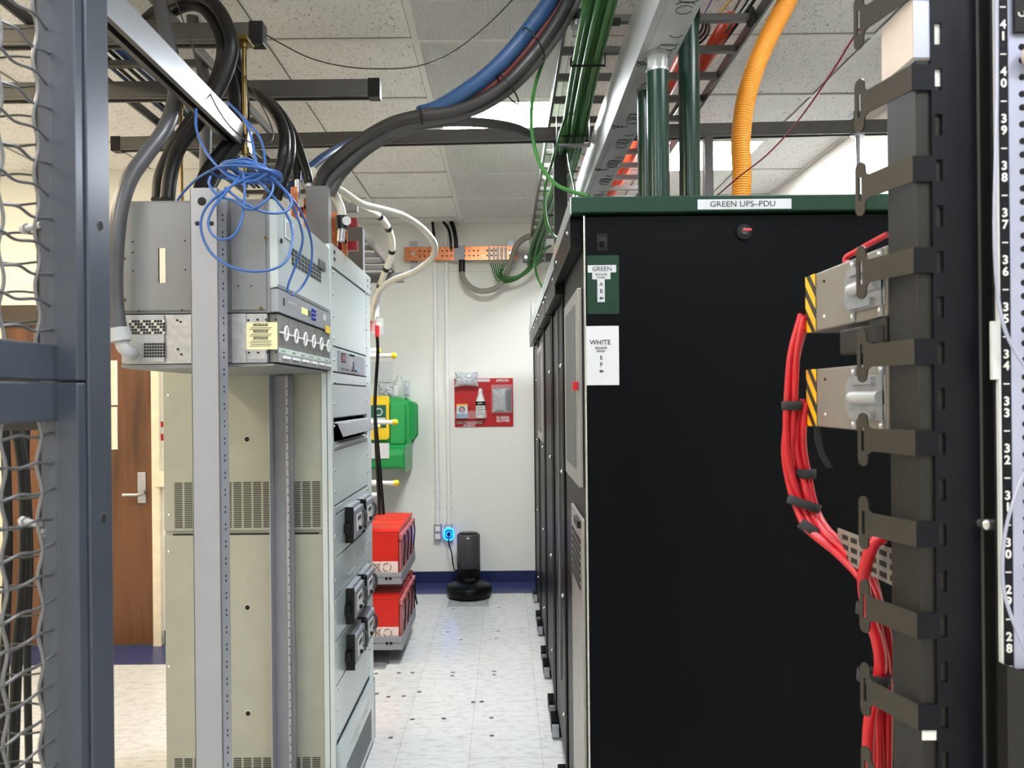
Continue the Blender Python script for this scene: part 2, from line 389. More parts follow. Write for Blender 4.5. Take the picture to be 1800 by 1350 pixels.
# copper bus bar
t = thing('copper_ground_bar', 'long drilled copper ground bar high on the back wall', 'ground bar', (-.35, 6.3, 2.62))
bx0 = P(711, 448, 6.28).x; bx1 = P(909, 446, 6.28).x
zb0 = 2.615; zb1 = 2.725
MB().box(bx0, bx1, 6.275, 6.283, zb0, zb1, M_copper).obj('bar', t, .001)
h = MB()
for r_ in (0, 1):
    for i in range(22):
        X = bx0+.09+i*.036; z = zb0+.035+r_*.04
        h.cyl((X, 6.2755, z), (X, 6.2742, z), .007, M_hole if i % 5 else M_galv, 10)
h.obj('bolt_holes', t)
for X in (bx0+.07, bx1-.05):
    MB().box(X-.03, X+.03, 6.34, 6.355, zb0-.06, zb1+.06, M_galv).obj('bracket', t, .002)
    MB().cyl((X, 6.284, (zb0+zb1)/2), (X, 6.34, (zb0+zb1)/2), .025, M_dred).obj('standoff', t)
    MB().cyl((X, 6.275, (zb0+zb1)/2), (X, 6.265, (zb0+zb1)/2), .016, M_chrome, 6).obj('bolt', t)
for px in (803, 812):
    X = P(px, 445, 6.27).x; MB().box(X-.022, X+.022, 6.262, 6.2745, zb0-.01, zb1+.005, M_conn).obj('lug', t, .002)
for px in (860, 868, 875, 882, 889):
    X = P(px, 445, 6.27).x; MB().box(X-.011, X+.011, 6.266, 6.2745, zb0+.0, zb1-.01, M_foil).obj('small_lug', t, .001)
for x, lab in ((763, 'leftmost black cable dropping from the ceiling to the copper bar'),):
    solo(MB().tube(path([(760, 388, 6.3), (762, 405, 6.29), (764, 425, 6.25), (765, 434, 6.24)]), .011, M_black), 'ground_cable', lab, 'cable', 'black cables down to the copper bar')
solo(MB().tube(path([(776, 386, 6.3), (788, 402, 6.28), (792, 420, 6.25), (793, 438, 6.255)]), .011, M_black), 'ground_cable', 'middle black cable curving from the ceiling to the copper bar', 'cable', 'black cables down to the copper bar')
solo(MB().tube(path([(792, 387, 6.3), (797, 400, 6.27), (801, 420, 6.25), (802, 436, 6.25)]), .017, M_black), 'ground_cable', 'thick black cable from the ceiling to the clamp of the copper bar', 'cable', 'black cables down to the copper bar')
t = thing('grey_ground_cable', 'thick grey cable looping in a U below the copper bar', 'cable', P(812, 470, 6.24))
MB().tube(path([(812, 476, 6.25), (815, 490, 6.24), (828, 505, 6.22), (848, 512, 6.2), (872, 506, 6.2), (888, 488, 6.2), (897, 462, 6.15), (906, 436, 6.1), (920, 420, 6.05), (942, 412, 6.0)]), .022, M_tan, 12).obj('jacket', t)
MB().cyl(P(812, 457, 6.25), P(812, 478, 6.25), .026, M_black).obj('boot', t)
# raceways
for px, lab in ((767, 'left white raceway running down the back wall'), (787, 'right white raceway running down the back wall to the blue-lit outlet')):
    X = P(px, 700, 6.34).x
    X2 = P(px, 918, 6.34).x
    t = thing('wall_raceway', lab, 'raceway', (X, 6.345, .45), 'white raceways on the back wall')
    MB().box(X-.014, X+.014, 6.322, 6.3595, P(px, 921, 6.35).z, CZ-.02, M_white).obj('channel', t, .003)
    for z in (.6, .78): MB().box(X-.024, X+.024, 6.345, 6.3592, z*1. if z < .7 else .74, (z if z < .7 else .74)+.014, M_ltg).obj('strap', t, .001)
for px, lab in ((770, 'metal outlet box under the left raceway'), (789, 'metal outlet box with a plug inside a blue glowing ring')):
    c = P(px, 935, 6.34)
    t = thing('outlet_box', lab, 'outlet', c, 'outlets on the back wall')
    MB().box(c.x-.03, c.x+.03, 6.315, 6.3592, c.z-.068, c.z+.066, M_galv).obj('box', t, .004)
    MB().box(c.x-.02, c.x+.02, 6.311, 6.3148, c.z+.01, c.z+.05, M_white).box(c.x-.02, c.x+.02, 6.311, 6.3148, c.z-.052, c.z-.012, M_white).obj('receptacle', t, .003)
c = P(789, 939, 6.3)
t = thing('plug_adapter', 'glowing blue square adapter plugged into the back wall outlet', 'plug adapter', c)
rr = [(c.x+.036*cos(a)*(1+.12*abs(sin(2*a))), 6.3, c.z+.044*sin(a)*(1+.12*abs(sin(2*a)))) for a in [2*pi*i/28 for i in range(29)]]
MB().tube(rr, .0075, M_glow, 8, caps=False).obj('light_ring', t)
MB().tube([(c.x+.02*cos(a), 6.297, c.z+.024*sin(a)) for a in [2*pi*i/20 for i in range(21)]], .003, M_glow, 6, caps=False).obj('inner_ring', t)
MB().box(c.x-.03, c.x+.03, 6.299, 6.31, c.z-.038, c.z+.038, M_blueb).obj('body', t, .008)
MB().box(c.x-.011, c.x+.011, 6.27, 6.3, c.z-.014, c.z+.014, M_black).obj('plug', t, .003)
# robot dock and robot
c = P(824, 1016, 6.16)
t = thing('robot_dock', 'dark grey cylindrical robot vacuum dock against the back wall', 'dock', (c.x, 6.16, 0))
zt = P(824, 938, 6.16).z; zm = P(824, 998, 6.16).z
MB().lathe([(.088, zm), (.092, zm+.01), (.092, zt-.012), (.086, zt-.003), (.078, zt)], (c.x, 6.17, 0), M_rob, 36, 1, .85).obj('dust_bin', t)
MB().lathe([(.0, zt+.001), (.076, zt+.001), (.074, zt+.006), (0, zt+.006)], (c.x, 6.17, 0), M_blacks, 32, 1, .85).obj('lid', t)
MB().box(c.x-.09, c.x+.09, 6.12, 6.25, .04, zm+.005, M_black).box(c.x-.10, c.x+.10, 6.0, 6.25, .0, .05, M_black).obj('base', t, .01)
MB().box(c.x-.012, c.x+.012, 6.084, 6.09, zt-.03, zt-.02, M_chrome).obj('logo_mark', t)
MB().tube(path([(789, 941, 6.27), (789, 955, 6.24), (794, 972, 6.25), (796, 990, 6.28), (800, 1003, 6.25), (806, 1000, 6.22)]), .0055, M_black).obj('power_cord', t)
c2 = P(825, 1035, 5.9)
t = thing('robot_vacuum', 'round black robot vacuum parked at its dock on the floor', 'robot vacuum', (c2.x, 5.92, 0))
MB().lathe([(.15, .012), (.166, .02), (.17, .035), (.17, .075), (.164, .085)], (c2.x, 5.9, 0), M_blacks, 48).obj('bumper', t)
MB().lathe([(.164, .0855), (.16, .093), (0.0, .096)], (c2.x, 5.9, 0), M_blackp, 48).obj('top_cover', t)
MB().lathe([(.04, .094), (.042, .115), (.036, .122), (0, .123)], (c2.x, 5.97, 0), M_blacks, 24).obj('sensor_turret', t)
MB().box(c2.x-.02, c2.x+.02, 5.725, 5.735, .05, .075, M_hole).obj('sensor_window', t)
MB().lathe([(.015, .0), (.015, .012)], (c2.x, 5.82, 0), M_black, 10).lathe([(.015, .0), (.015, .012)], (c2.x-.1, 5.95, 0), M_black, 10).lathe([(.015, .0), (.015, .012)], (c2.x+.1, 5.95, 0), M_black, 10).obj('wheels', t)
# charging mat
solo(MB().box(c2.x-.15, c2.x+.15, 5.62, 5.99, .0, .0012, M_clears), 'floor_mat', 'thin clear plastic mat on the floor below the robot vacuum', 'mat', None, .0)
# red board
t = thing('safety_board', 'red acid neutralizer safety board on the back wall', 'board', P(851, 750, 6.35))
wbox(799, 665, 902, 750, 6.35, .0095, M_redb).obj('panel', t, .001)
def lt(s_, px, py, size, m=M_paper, par=None, d=6.3495, nm='lettering', bold=.0): 
    return text(s_, size, P(px, py, d), CAM, m, par, nm, bold=bold)
lt('APRON', 883, 669, .03, par=t, bold=.001); lt('NEUTRALIZING', 825, 743, .03, par=t, bold=.0008); lt('AGENT', 825, 748.2, .03, par=t, bold=.0008)
lt('RUBBER', 884, 734, .03, par=t, bold=.001); lt('GLOVES', 884, 739.5, .03, par=t, bold=.001)
wbox(839, 666, 861, 671, 6.349, .0008, M_paper).obj('white_strip', t)
sh = MB(); wbox(800, 735, 856, 735.8, 6.26, .088, M_clear, sh); wbox(800, 722, 856, 735, 6.26, .002, M_clear, sh); sh.obj('clear_shelf', t)
sh = MB(); wbox(864, 725, 900, 726, 6.28, .068, M_clear, sh); wbox(864, 676, 900, 725, 6.28, .002, M_clear, sh); sh.obj('clear_pocket', t)
tb = MB(); 
z0 = P(845, 735, 6.3).z; cx = P(845, 735, 6.3).x; z1 = P(845, 683, 6.3).z; hh = z1-z0
t = thing('spray_bottle', 'white bottle with a black label band on the red board', 'bottle', (cx, 6.3, z0))
MB().lathe([(.036, .0), (.04, .006), (.04, hh*.55), (.038, hh*.58), (.02, hh*.78), (.016, hh*.88), (.02, hh*.89), (.016, hh*.93)], (cx, 6.305, z0+.002), M_white, 24).obj('body', t)
MB().lathe([(.014, hh*.93), (.014, hh)], (cx, 6.305, z0+.002), M_white, 20).obj('cap', t)
MB().lathe([(.0408, hh*.42), (.0408, hh*.56)], (cx, 6.305, z0+.002), M_ink, 24).obj('label_band', t)
MB().box(cx-.022, cx+.012, 6.2632, 6.2642, z0+hh*.485, z0+hh*.515, M_paper).obj('label_word', t)
l = MB()
for i in range(5): l.box(cx-.024, cx+.022-(i % 2)*.012, 6.2634, 6.2644, z0+.03+i*.018, z0+.034+i*.018, M_dg)
l.obj('label_print', t)
b0 = P(803, 735, 6.3); b1 = P(822, 710, 6.3)
t = thing('small_carton', 'small white and blue carton with orange top on the red board', 'carton', (b0.x, 6.3, b0.z))
MB().box(b0.x, b1.x, 6.275, 6.33, b0.z+.002, b1.z, M_paper).obj('box', t, .001)
MB().box(b0.x-.0003, b1.x+.0003, 6.274, 6.3305, b1.z-.012, b1.z+.0004, M_haz).obj('orange_top', t)
MB().box(b0.x, b1.x, 6.274, 6.2749, b0.z+.004, b0.z+.035, mat('carton_blue', (110, 160, 205), .5)).obj('blue_band', t)
MB().ring(((b0.x+b1.x)/2, 6.2735, (b0.z+b1.z)/2+.012), (0, 1, 0), .022, .003, M_ink).ring(((b0.x+b1.x)/2, 6.2735, (b0.z+b1.z)/2+.012), (0, 1, 0), .012, .003, M_redb).obj('round_print', t)
def pillow(x0, y0, x1, y1, d, th, m, seed, corner=.25):
    random.seed(seed); mb = MB(); N = 9; vs = []; a = P(x0, y1, d); b = P(x1, y0, d)
    for s_ in (-1, 1):
        for i in range(N+1):
            for j in range(N+1):
                u = i/N; v = j/N; k = (sin(pi*u)*sin(pi*v))**.5 if 0 < i < N and 0 < j < N else 0
                k *= (.75+.4*random.random())
                px = a.x+(b.x-a.x)*(u+(.5-u)*.10*sin(pi*v)); pz = a.z+(b.z-a.z)*(v+(.5-v)*.14*sin(pi*u))
                vs.append((px, d+s_*th/2*k, pz))
    fs = []; M_ = (N+1)**2
    for q in range(2):
        for i in range(N):
            for j in range(N):
                o = q*M_+i*(N+1)+j; f = (o, o+N+1, o+N+2, o+1); fs.append(f if q else f[::-1])
    return mb.add(vs, fs, m)
solo(pillow(799, 653, 841, 680, 6.28, .07, M_bag, 3), 'plastic_bag', 'crumpled clear bag of goggles hanging over the red board', 'bag')
solo(pillow(866, 683, 890, 724, 6.315, .045, M_foil, 5), 'wrapped_apron', 'silver wrapped apron packet in the clear pocket of the red board', 'packet')
solo(pillow(871, 680, 899, 724, 6.338, .02, M_apron, 6), 'black_gloves', 'black rubber gloves behind the silver packet on the red board', 'gloves')
# eyewash
e0 = 6.02
t = thing('eyewash_station', 'green portable eyewash station mounted on the back wall', 'eyewash station', P(690, 822, e0))
xr = P(715, 760, e0).x; zt = P(700, 702, e0).z; zb = P(700, 822, e0).z; xl = xr-.52; zs = P(700, 778, e0).z
def rrect(x0, x1, z0, z1, r, n=5):
    o = []
    for (cx_, cz_, a0) in ((x1-r, z1-r, 0), (x0+r, z1-r, 90), (x0+r, z0+r, 180), (x1-r, z0+r, 270)):
        for i in range(n+1): a = R(a0+90*i/n); o.append((cx_+r*cos(a), cz_+r*sin(a)))
    return o
body = MB().prism(rrect(xl, xr, zb+.15, zt, .06), 1, e0+.02, 6.35, M_gshell)
body.obj('shell', t, .018, 3)
MB().prism(rrect(xr-.02, xr+.04, zb+.22, zt-.03, .028), 1, e0+.13, 6.355, M_gshell).obj('side_bulge', t, .012, 3)
MB().prism([(y, z) for y, z in ((e0+.04, zb+.21), (e0-.02, zb+.16), (e0-.12, zb+.15), (e0-.14, zb+.13), (e0-.12, zb+.0), (6.3, zb+.0), (6.3, zb+.21))], 0, xl+.01, xr+.004, M_gshell).obj('basin', t, .035, 4)
MB().box(xr-.13, xr-.01, e0-.012, e0+.03, zb+.18, zt-.02, M_gshell).obj('side_pillar', t, .012, 3)
yx = P(683, 720, e0).x
MB().prism(rrect(yx-.36, yx, P(680, 771, e0).z, P(680, 697, e0).z, .02), 1, e0-.03, e0+.018, M_yel).obj('yellow_cover', t, .006)
MB().box(yx-.3, yx-.014, e0-.034, e0-.0305, P(670, 752, e0).z, P(670, 712, e0).z, mat('sign_green', (14, 92, 66), .5)).obj('pictogram', t)
MB().ring((yx-.07, e0-.0345, P(670, 724, e0).z), (0, 1, 0), .026, .005, M_paper).box(yx-.13, yx-.02, e0-.035, e0-.0342, P(670, 742, e0).z, P(670, 734, e0).z, M_paper).obj('white_symbol', t)
MB().prism([(e0-.122, zb+.158), (e0-.124, zb+.156), (e0-.03, zb+.17), (e0-.03, zb+.172)], 0, yx-.3, yx+.005, M_paper).obj('white_leaflet', t)
wbox(650, 779, 684, 806, e0-.145, .002, M_paper).obj('instruction_sheet', t)
jc = P(702, 700, 6.16)
t = thing('saline_jug', 'translucent jug standing on top of the green eyewash station', 'jug', (jc.x, 6.16, zt))
hj = P(702, 660, 6.16).z-zt
MB().lathe([(.04, .0), (.048, .005), (.048, hj*.68), (.044, hj*.76), (.018, hj*.88), (.018, hj*.9)], (jc.x, 6.16, zt+.001), mat('milky_plastic', (205, 214, 206), .3, alpha=.8), 24).obj('body', t)
MB().lathe([(.02, hj*.9), (.02, hj)], (jc.x, 6.16, zt+.001), M_ltg, 16).obj('cap', t)
MB().box(jc.x-.036, jc.x-.004, 6.108, 6.1125, zt+.03, zt+.11, M_paper).obj('label', t)
solo(pillow(664, 672, 694, 700, 6.12, .10, M_bag, 9), 'clear_bag', 'crinkled clear bag left of the jug on the eyewash station', 'bag')
solo(pillow(706, 668, 720, 698, 6.24, .06, M_bag, 10), 'wrapped_bottle', 'clear wrapped bottle behind the jug on the eyewash station', 'bottle')
solo(wbox(640, 636, 689, 672, 6.35, .004, M_paper), 'wall_notice', 'white paper on the wall above the eyewash station', 'notice')
# wall strut by green cables
t = thing('wall_strut', 'short grey metal strut on the back wall under the green cables', 'strut', P(940, 452, 6.3))
wbox(919, 445, 975, 459, 6.3, .05, M_steel).obj('channel', t, .002)
wbox(922, 449, 927, 454, 6.295, .005, M_chrome).obj('bolt', t)
# blotches drilled in floor
random.seed(4)
for (x, y) in ((797, 1069), (787, 1110), (810, 1124), (877, 1068), (876, 1109), (872, 1122), (661, 1182), (701, 1181), (725, 1181), (796, 1181), (795, 1187), (869, 1180), (869, 1186), (662, 1217), (683, 1223), (709, 1222), (737, 1215), (725, 1263), (780, 1262), (864, 1262), (687, 1295), (864, 1293), (832, 1234), (847, 1233)):
    d = H*F/(y-700); p = P(x, y, d); r_ = .012
    k = MB().add([(p.x+r_*cos(a)*(.8+.4*random.random()), d+r_*sin(a)*(.8+.4*random.random()), .0006) for a in [2*pi*i/9 for i in range(9)]], [tuple(range(9))], M_dg)
    solo(k, 'floor_plug', 'dark filled anchor hole in the pale floor tiles of the aisle', 'anchor hole', 'filled anchor holes in the floor')
# ---------------- grey cabinet (left bay) ----------------
FX = -.60; Y0, Y1 = 2.70, 3.48
t = thing('equipment_cabinet', 'tall olive grey telecom cabinet with breaker panels facing the aisle', 'cabinet', (-.89, 3.1, 0))
CX0 = -1.184
b = MB().box(CX0, FX-.012, Y0+.004, Y1-.004, .05, 2.035, M_olive)
b.box(CX0+.02, FX-.03, Y0+.03, Y1-.03, 0, .05, M_hole)
b.obj('body', t, .003)
sp = MB()
sp.box(CX0, FX-.035, Y0-.004, Y0+.004, 1.052, 2.03, M_olive).obj('side_panel', t, .002)
sp = MB().box(CX0, FX-.035, Y0-.004, Y0+.004, .06, 1.036, M_olive)
sp.obj('side_panel', t, .002)
vs = MB()
def vents(mb, x0, x1, z0, z1, nx, nz, y):
    for i in range(nx):
        for j in range(nz):
            a = x0+(x1-x0)*i/nx; c = z0+(z1-z0)*j/nz
            mb.box(a, a+(x1-x0)/nx*.80, y-.0003, y+.001, c, c+(z1-z0)/nz*.5, M_hole)
vents(vs, P(308, 890, 2.7).x, P(567, 890, 2.7).x, 1.062, 1.222, 15, 25, Y0-.0045)
vs.obj('vent_slots', t); vs = MB()
vents(vs, P(308, 1335, 2.7).x, P(567, 1335, 2.7).x, .11, .268, 15, 25, Y0-.0045)
vs.obj('vent_slots', t)
MB().box(CX0+.03, FX-.05, Y0-.0044, Y0, 1.037, 1.0415, M_hole).obj('panel_gap', t)
hl = MB()
for x, y in ((435, 772), (436, 1067), (437, 1253)):
    hl = MB(); p = P(x, y, Y0); hl.cyl((p.x, Y0-.0062, p.z), (p.x, Y0-.004, p.z), .0105, M_ltg).cyl((p.x, Y0-.0066, p.z), (p.x, Y0-.0062, p.z), .0088, M_hole); hl.obj('knockout_hole', t)
sc = MB()
for x, y in ((296, 695), (297, 905), (297, 970), (297, 1172), (575, 692), (575, 969), (576, 1170)):
    p = P(x, y, Y0-.004); sc.ball(p, .006, M_chrome, 8, (1, .6, 1))
sc.obj('screws', t)
fr = MB()
fr.box(FX-.034, FX-.016, Y0-.012, Y0+.02, .04, 2.04, M_panelg).box(FX-.014, FX+.002, Y0-.012, Y0+.012, .04, 2.04, M_panelg)
fr.box(FX-.015, FX-.0138, Y0-.0125, Y0+.0, .04, 2.04, M_hole)
fr.box(FX-.02, FX, Y1-.10, Y1+.002, .04, 1.965, M_panelg).box(FX-.02, FX+.004, Y0+.012, Y1+.002, 1.965, 2.045, M_panelg)
fr.obj('frame', t, .002)
for (ya, yb, xa, xb) in ((2.725, 2.775, -.69, -.612), (3.385, 3.435, -.69, -.612)):
    u = MB().box(xa, xb, ya, ya+.006, 2.04, 2.25, M_steel).box(xb-.004, xb, ya+.006, yb, 2.04, 2.25, M_rackg).box(xa, xa+.004, ya+.006, yb, 2.04, 2.25, M_steel)
    u.obj('upright', t, .0015)
# face panels
PZ = [(1.69, 1.962), (1.60, 1.687), (1.558, 1.597), (1.437, 1.555), (1.326, 1.434), (1.13, 1.323), (1.095, 1.127), (.945, 1.092), (.805, .942), (.655, .802), (.50, .652), (.305, .497)]
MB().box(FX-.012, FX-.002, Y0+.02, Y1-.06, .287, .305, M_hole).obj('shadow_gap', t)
for i, (a, c) in enumerate(PZ):
    if i == 4:
        m = MB().box(FX-.09, FX-.012, Y0+.03, Y1-.11, a, c, M_hole)
        m.obj('open_bay', t)
        MB().prism([(FX-.01, c-.012), (FX+.012, c-.016), (FX+.03, a+.045), (FX+.027, a+.043), (FX+.008, c-.02), (FX-.01, c-.016)], 1, Y0+.05, Y1-.13, M_galv).obj('hinged_flap', t)
        MB().prism([(FX-.02, a+.03), (FX+.008, a+.012), (FX+.008, a+.008), (FX-.02, a+.02)], 1, Y0+.03, Y1-.12, M_ltg).box(FX-.015, FX+.004, Y0+.02, Y1-.11, a-.002, a+.018, M_foil).obj('flap_bracket', t)
        continue
    MB().box(FX-.01, FX, Y0+.014, Y1-.105, a+.0015, c-.0015, M_panelg).obj('blank_panel' if i not in (1, 7, 9, 10) else 'meter_panel' if i == 1 else 'breaker_panel', t, .0012)
rv = MB(); z = .33
while z < 1.95:
    rv.ball((FX+.001, Y0+.028, z), .0055, M_chrome, 8, (.7, 1, 1)).ball((FX+.001, Y1-.112, z+.01), .0055, M_chrome, 8, (.7, 1, 1)); z += .077
for yy in (Y0+.03, Y0+.045, Y1-.08, Y1-.012):
    for zz in (1.995, 2.02): rv.box(FX+.004, FX+.0052, yy, yy+.01, zz-.006, zz+.006, M_hole)
rv.obj('panel_screws', t)
mp = MB().box(FX+.0002, FX+.003, Y0+.10, Y1-.16, 1.606, 1.678, M_rackg).box(FX+.0032, FX+.004, Y0+.15, Y0+.22, 1.638, 1.672, M_hole).box(FX+.0041, FX+.0046, Y0+.158, Y0+.212, 1.643, 1.668, M_dred)
for i in range(3): mp.cyl((FX+.003, Y0+.30+.03*i, 1.672), (FX+.01, Y0+.30+.03*i, 1.672), .004, M_ink, 8).box(FX+.003, FX+.0036, Y0+.298+.03*i, Y0+.303+.03*i, 1.63, 1.668, M_white)
for i in range(4): mp.box(FX+.003, FX+.006, Y0+.33+.03*i, Y0+.345+.03*i, 1.612, 1.618, M_ink).box(FX+.003, FX+.006, Y0+.36, Y0+.38, 1.622+.007*i, 1.626+.007*i, M_ink)
mp.box(FX+.003, FX+.0045, Y0+.43, Y0+.48, 1.615, 1.625, mat('pale_blue_mark', (130, 180, 215), .5)).box(FX+.003, FX+.0045, Y0+.14, Y0+.2, 1.613, 1.617, M_dg).box(FX+.003, FX+.0045, Y0+.22, Y0+.28, 1.611, 1.617, M_dg)
mp.obj('meter_window', t)
for zc in (1.037, .735, .563):
    for k, ya in enumerate((2.90, 3.13)):
        bk = MB().box(FX-.002, FX+.018, ya, ya+.21, zc-.068, zc+.062, M_rackg).box(FX+.018, FX+.034, ya+.012, ya+.2, zc-.055, zc+.05, M_rackg)
        bb = bk.obj('breaker', t, .003)
        MB().box(FX-.0, FX+.032, ya-.004, ya+.004, zc-.07, zc+.064, M_black).box(FX+.0, FX+.022, ya-.03, ya-.004, zc-.03, zc+.005, M_black).obj('black_side', bb, .002)
        MB().box(FX+.0345, FX+.036, ya+.04, ya+.14, zc-.035, zc+.028, M_white).box(FX+.0362, FX+.037, ya+.06, ya+.12, zc+.005, zc+.02, M_dg).obj('label_plate', bb)
        MB().tube(crom([(FX+.034, ya+.155, zc-.03), (FX+.046, ya+.16, zc-.02), (FX+.047, ya+.165, zc+.015), (FX+.034, ya+.165, zc+.03)], 5), .006, M_dg, 8).ball((FX+.04, ya+.08, zc-.025), .009, M_black).obj('toggle', bb)
        if k == 0: MB().tube([(FX+.036, ya+.17, zc+.065), (FX+.038, ya+.215, zc+.065), (FX+.038, ya+.215, zc-.05)], .003, M_ink, 6).obj('wire_guard', bb)
lb = MB().box(FX+.0002, FX+.001, 2.95, 3.1, .832, .842, M_ltg).box(FX+.0002, FX+.001, 3.15, 3.3, .86, .885, M_ltg)
lb.obj('strip_labels', t)
bp = MB().prism([(FX-.012, .02), (FX+.014, .02), (FX+.014, .282), (FX+.010, .286), (FX-.012, .286)], 1, Y0+.02, Y1-.06, M_panelg); bp.obj('base_cover', t, .003)
v2 = MB()
for i in range(26):
    for j in range(12): v2.box(FX+.0135, FX+.0148, Y0+.12+i*.02, Y0+.132+i*.02, .05+j*.011, .056+j*.011, M_hole)
v2.obj('base_vents', t)
MB().box(FX+.0142, FX+.015, Y0+.2, Y1-.2, .215, .235, M_ltg).obj('base_label', t)

# ---------------- relay rack and power shelf ----------------
t = thing('relay_rack', 'light grey open relay rack with two channel uprights before the olive cabinet', 'rack', (-.765, 2.3, 0))
u = MB(); xa, xb, ya, yb = -.80, -.728, 1.988, 2.052
u.box(xa, xb, ya, ya+.005, 0, 2.045, M_rackg).box(xb-.005, xb, ya, yb, 0, 2.045, M_rackg).box(xa, xa+.005, ya, yb, 0, 2.045, M_rackg)
u.obj('upright', t, .002, 3)
hu = MB(); z = .1
while z < 2.0:
    for dz in (0, .0127): hu.box(xb+.0001, xb+.0012, ya+.028, ya+.034, z+dz-.0025, z+dz+.0025, M_hole)
    z += .0445
for x, y, r_ in ((355, 354, .011), (347, 393, .006), (372, 393, .006)):
    p = P(x, y, ya); hu.cyl((p.x, ya-.001, p.z), (p.x, ya+.0, p.z), r_, M_hole, 16)
hu.obj('upright_holes', t)
u = MB(); xa, xb, ya, yb = -.80, -.73, 2.63, 2.686
u.box(xa, xb, yb-.005, yb, 0, 1.585, M_rackg).box(xb-.004, xb, ya, yb, 0, 1.585, M_rackg).box(xa, xa+.004, ya, yb, 0, 1.585, M_rackg)
u.box(xb-.012, xb, ya, ya+.004, 0, 1.585, M_rackg)
u.obj('upright', t, .0015)
hu = MB(); z = .1
while z < 1.55:
    hu.box(xb-.008, xb-.004, ya-.001, ya-.0001, z-.002, z+.002, M_hole); z += .03
hu.obj('upright_holes', t)
MB().box(-.84, -.69, 1.95, 2.69, 0, .03, M_rackg).obj('base', t, .003)

SX0, SX1, SY0, SY1 = -1.017, -.60, 2.066, 2.688
t = thing('power_shelf', 'grey rectifier power shelf with six modules mounted on the relay rack', 'power shelf', (-.8, 2.37, 1.6))
MB().box(SX0, SX1-.02, SY0, SY1, 1.733, 2.033, M_shelfg).obj('upper_chassis', t, .003)
MB().box(-.722, SX1-.03, SY0-.006, SY0, 1.74, 2.033, M_shelfg).obj('side_cover', t, .002)
q = MB().box(SX0+.006, -.81, SY0-.005, SY0, 1.74, 2.028, M_shelfg)
q.obj('side_cover', t, .002)
q = MB()
for x, y in ((355-133, 0),):
    pass
for x, y, r_ in ((233, 425, .0022), (233, 444, .0022), (234, 476, .0022), (325, 423, .0022), (326, 474, .0022), (243, 547, .0022), (320, 545, .0022), (419, 503, .0022), (442, 503, .0022)):
    p = P(x, y, SY0-.006); q.cyl((p.x, SY0-.0072, p.z), (p.x, SY0-.005, p.z), r_, M_hole, 8)
for x, y in ((218, 454), (219, 527), (391, 380), (391, 410), (392, 497), (393, 525), (467, 418), (459, 542), (393, 575), (394, 608)):
    p = P(x, y, SY0-.006); q.ball((p.x, SY0-.006, p.z), .005, M_brass, 8, (1, .5, 1))
q.obj('screws', t)
a = P(280, 437, SY0); c = P(293, 498, SY0)
MB().box(a.x, c.x, SY0-.0065, SY0-.0045, c.z, a.z, M_cream).box(a.x, a.x+.003, SY0-.007, SY0-.0045, c.z, a.z, M_hole).obj('cover_slot', t)
# lower part
MB().box(SX0+.002, SX1-.03, SY0, SY1, 1.60, 1.731, M_galv).obj('lower_chassis', t, .002)
MB().box(SX0+.004, -.90, SY0-.006, SY0-.0005, 1.605, 1.729, M_conn).obj('end_plate', t, .001)
MB().box(-.722, -.684, SY0-.005, SY0, 1.60, 1.731, M_galv).box(-.731, SX1-.03, SY0-.002, SY0, 1.602, 1.612, M_rackg).obj('end_plate', t, .001)
gv = MB()
def gridh(x0, y0, x1, y1, nx, ny):
    a = P(x0, y0, SY0); c = P(x1, y1, SY0)
    for i in range(nx):
        for j in range(ny):
            xx = a.x+(c.x-a.x)*i/nx; zz = c.z+(a.z-c.z)*j/ny
            gv.box(xx, xx+(c.x-a.x)/nx*.72, SY0-.0072, SY0-.0055, zz, zz+(a.z-c.z)/ny*.7, M_hole if (i+j) % 4 or y0 > 590 else M_cream)
gridh(229, 562, 293, 587, 13, 5); gv.obj('perforations', t); gv = MB(); gridh(255, 602, 293, 628, 8, 5); gv.obj('perforations', t); gv = MB()
for x, y in ((312, 563), (318, 566), (313, 614), (319, 623), (430, 563), (437, 563), (453, 562), (468, 562), (485, 562), (430, 620), (438, 620), (454, 620), (470, 619), (486, 619)):
    p = P(x, y, SY0); gv.cyl((p.x, SY0-.0035, p.z), (p.x, SY0, p.z), .0028, M_hole, 8)
gv.obj('rivet_holes', t)
a = P(429, 567, SY0); c = P(488, 614, SY0)
cl = MB().box(a.x, c.x, SY0-.0012, SY0-.0003, c.z, a.z, M_label).obj('caution_label', t)
mx = (a.x+c.x)/2; 
for k, zz in enumerate((.91, .67, .42)):
    z_ = c.z+(a.z-c.z)*zz
    MB().box(mx-.019, mx+.019, SY0-.0016, SY0-.0012, z_-.0035, z_+.0035, M_ink).obj('word_band', cl)
    text('CAUTION', .0072, (mx, SY0-.0018, z_), CAM, M_label, cl, 'lettering')
    ll = MB()
    for j in range(2+(k == 2)*2): ll.box(mx-.026-.004*(j % 2), mx+.026+.004*((j+1) % 2), SY0-.0015, SY0-.0012, z_-.0085-.0045*j, z_-.0068-.0045*j, M_dg)
    ll.obj('fine_print', cl)
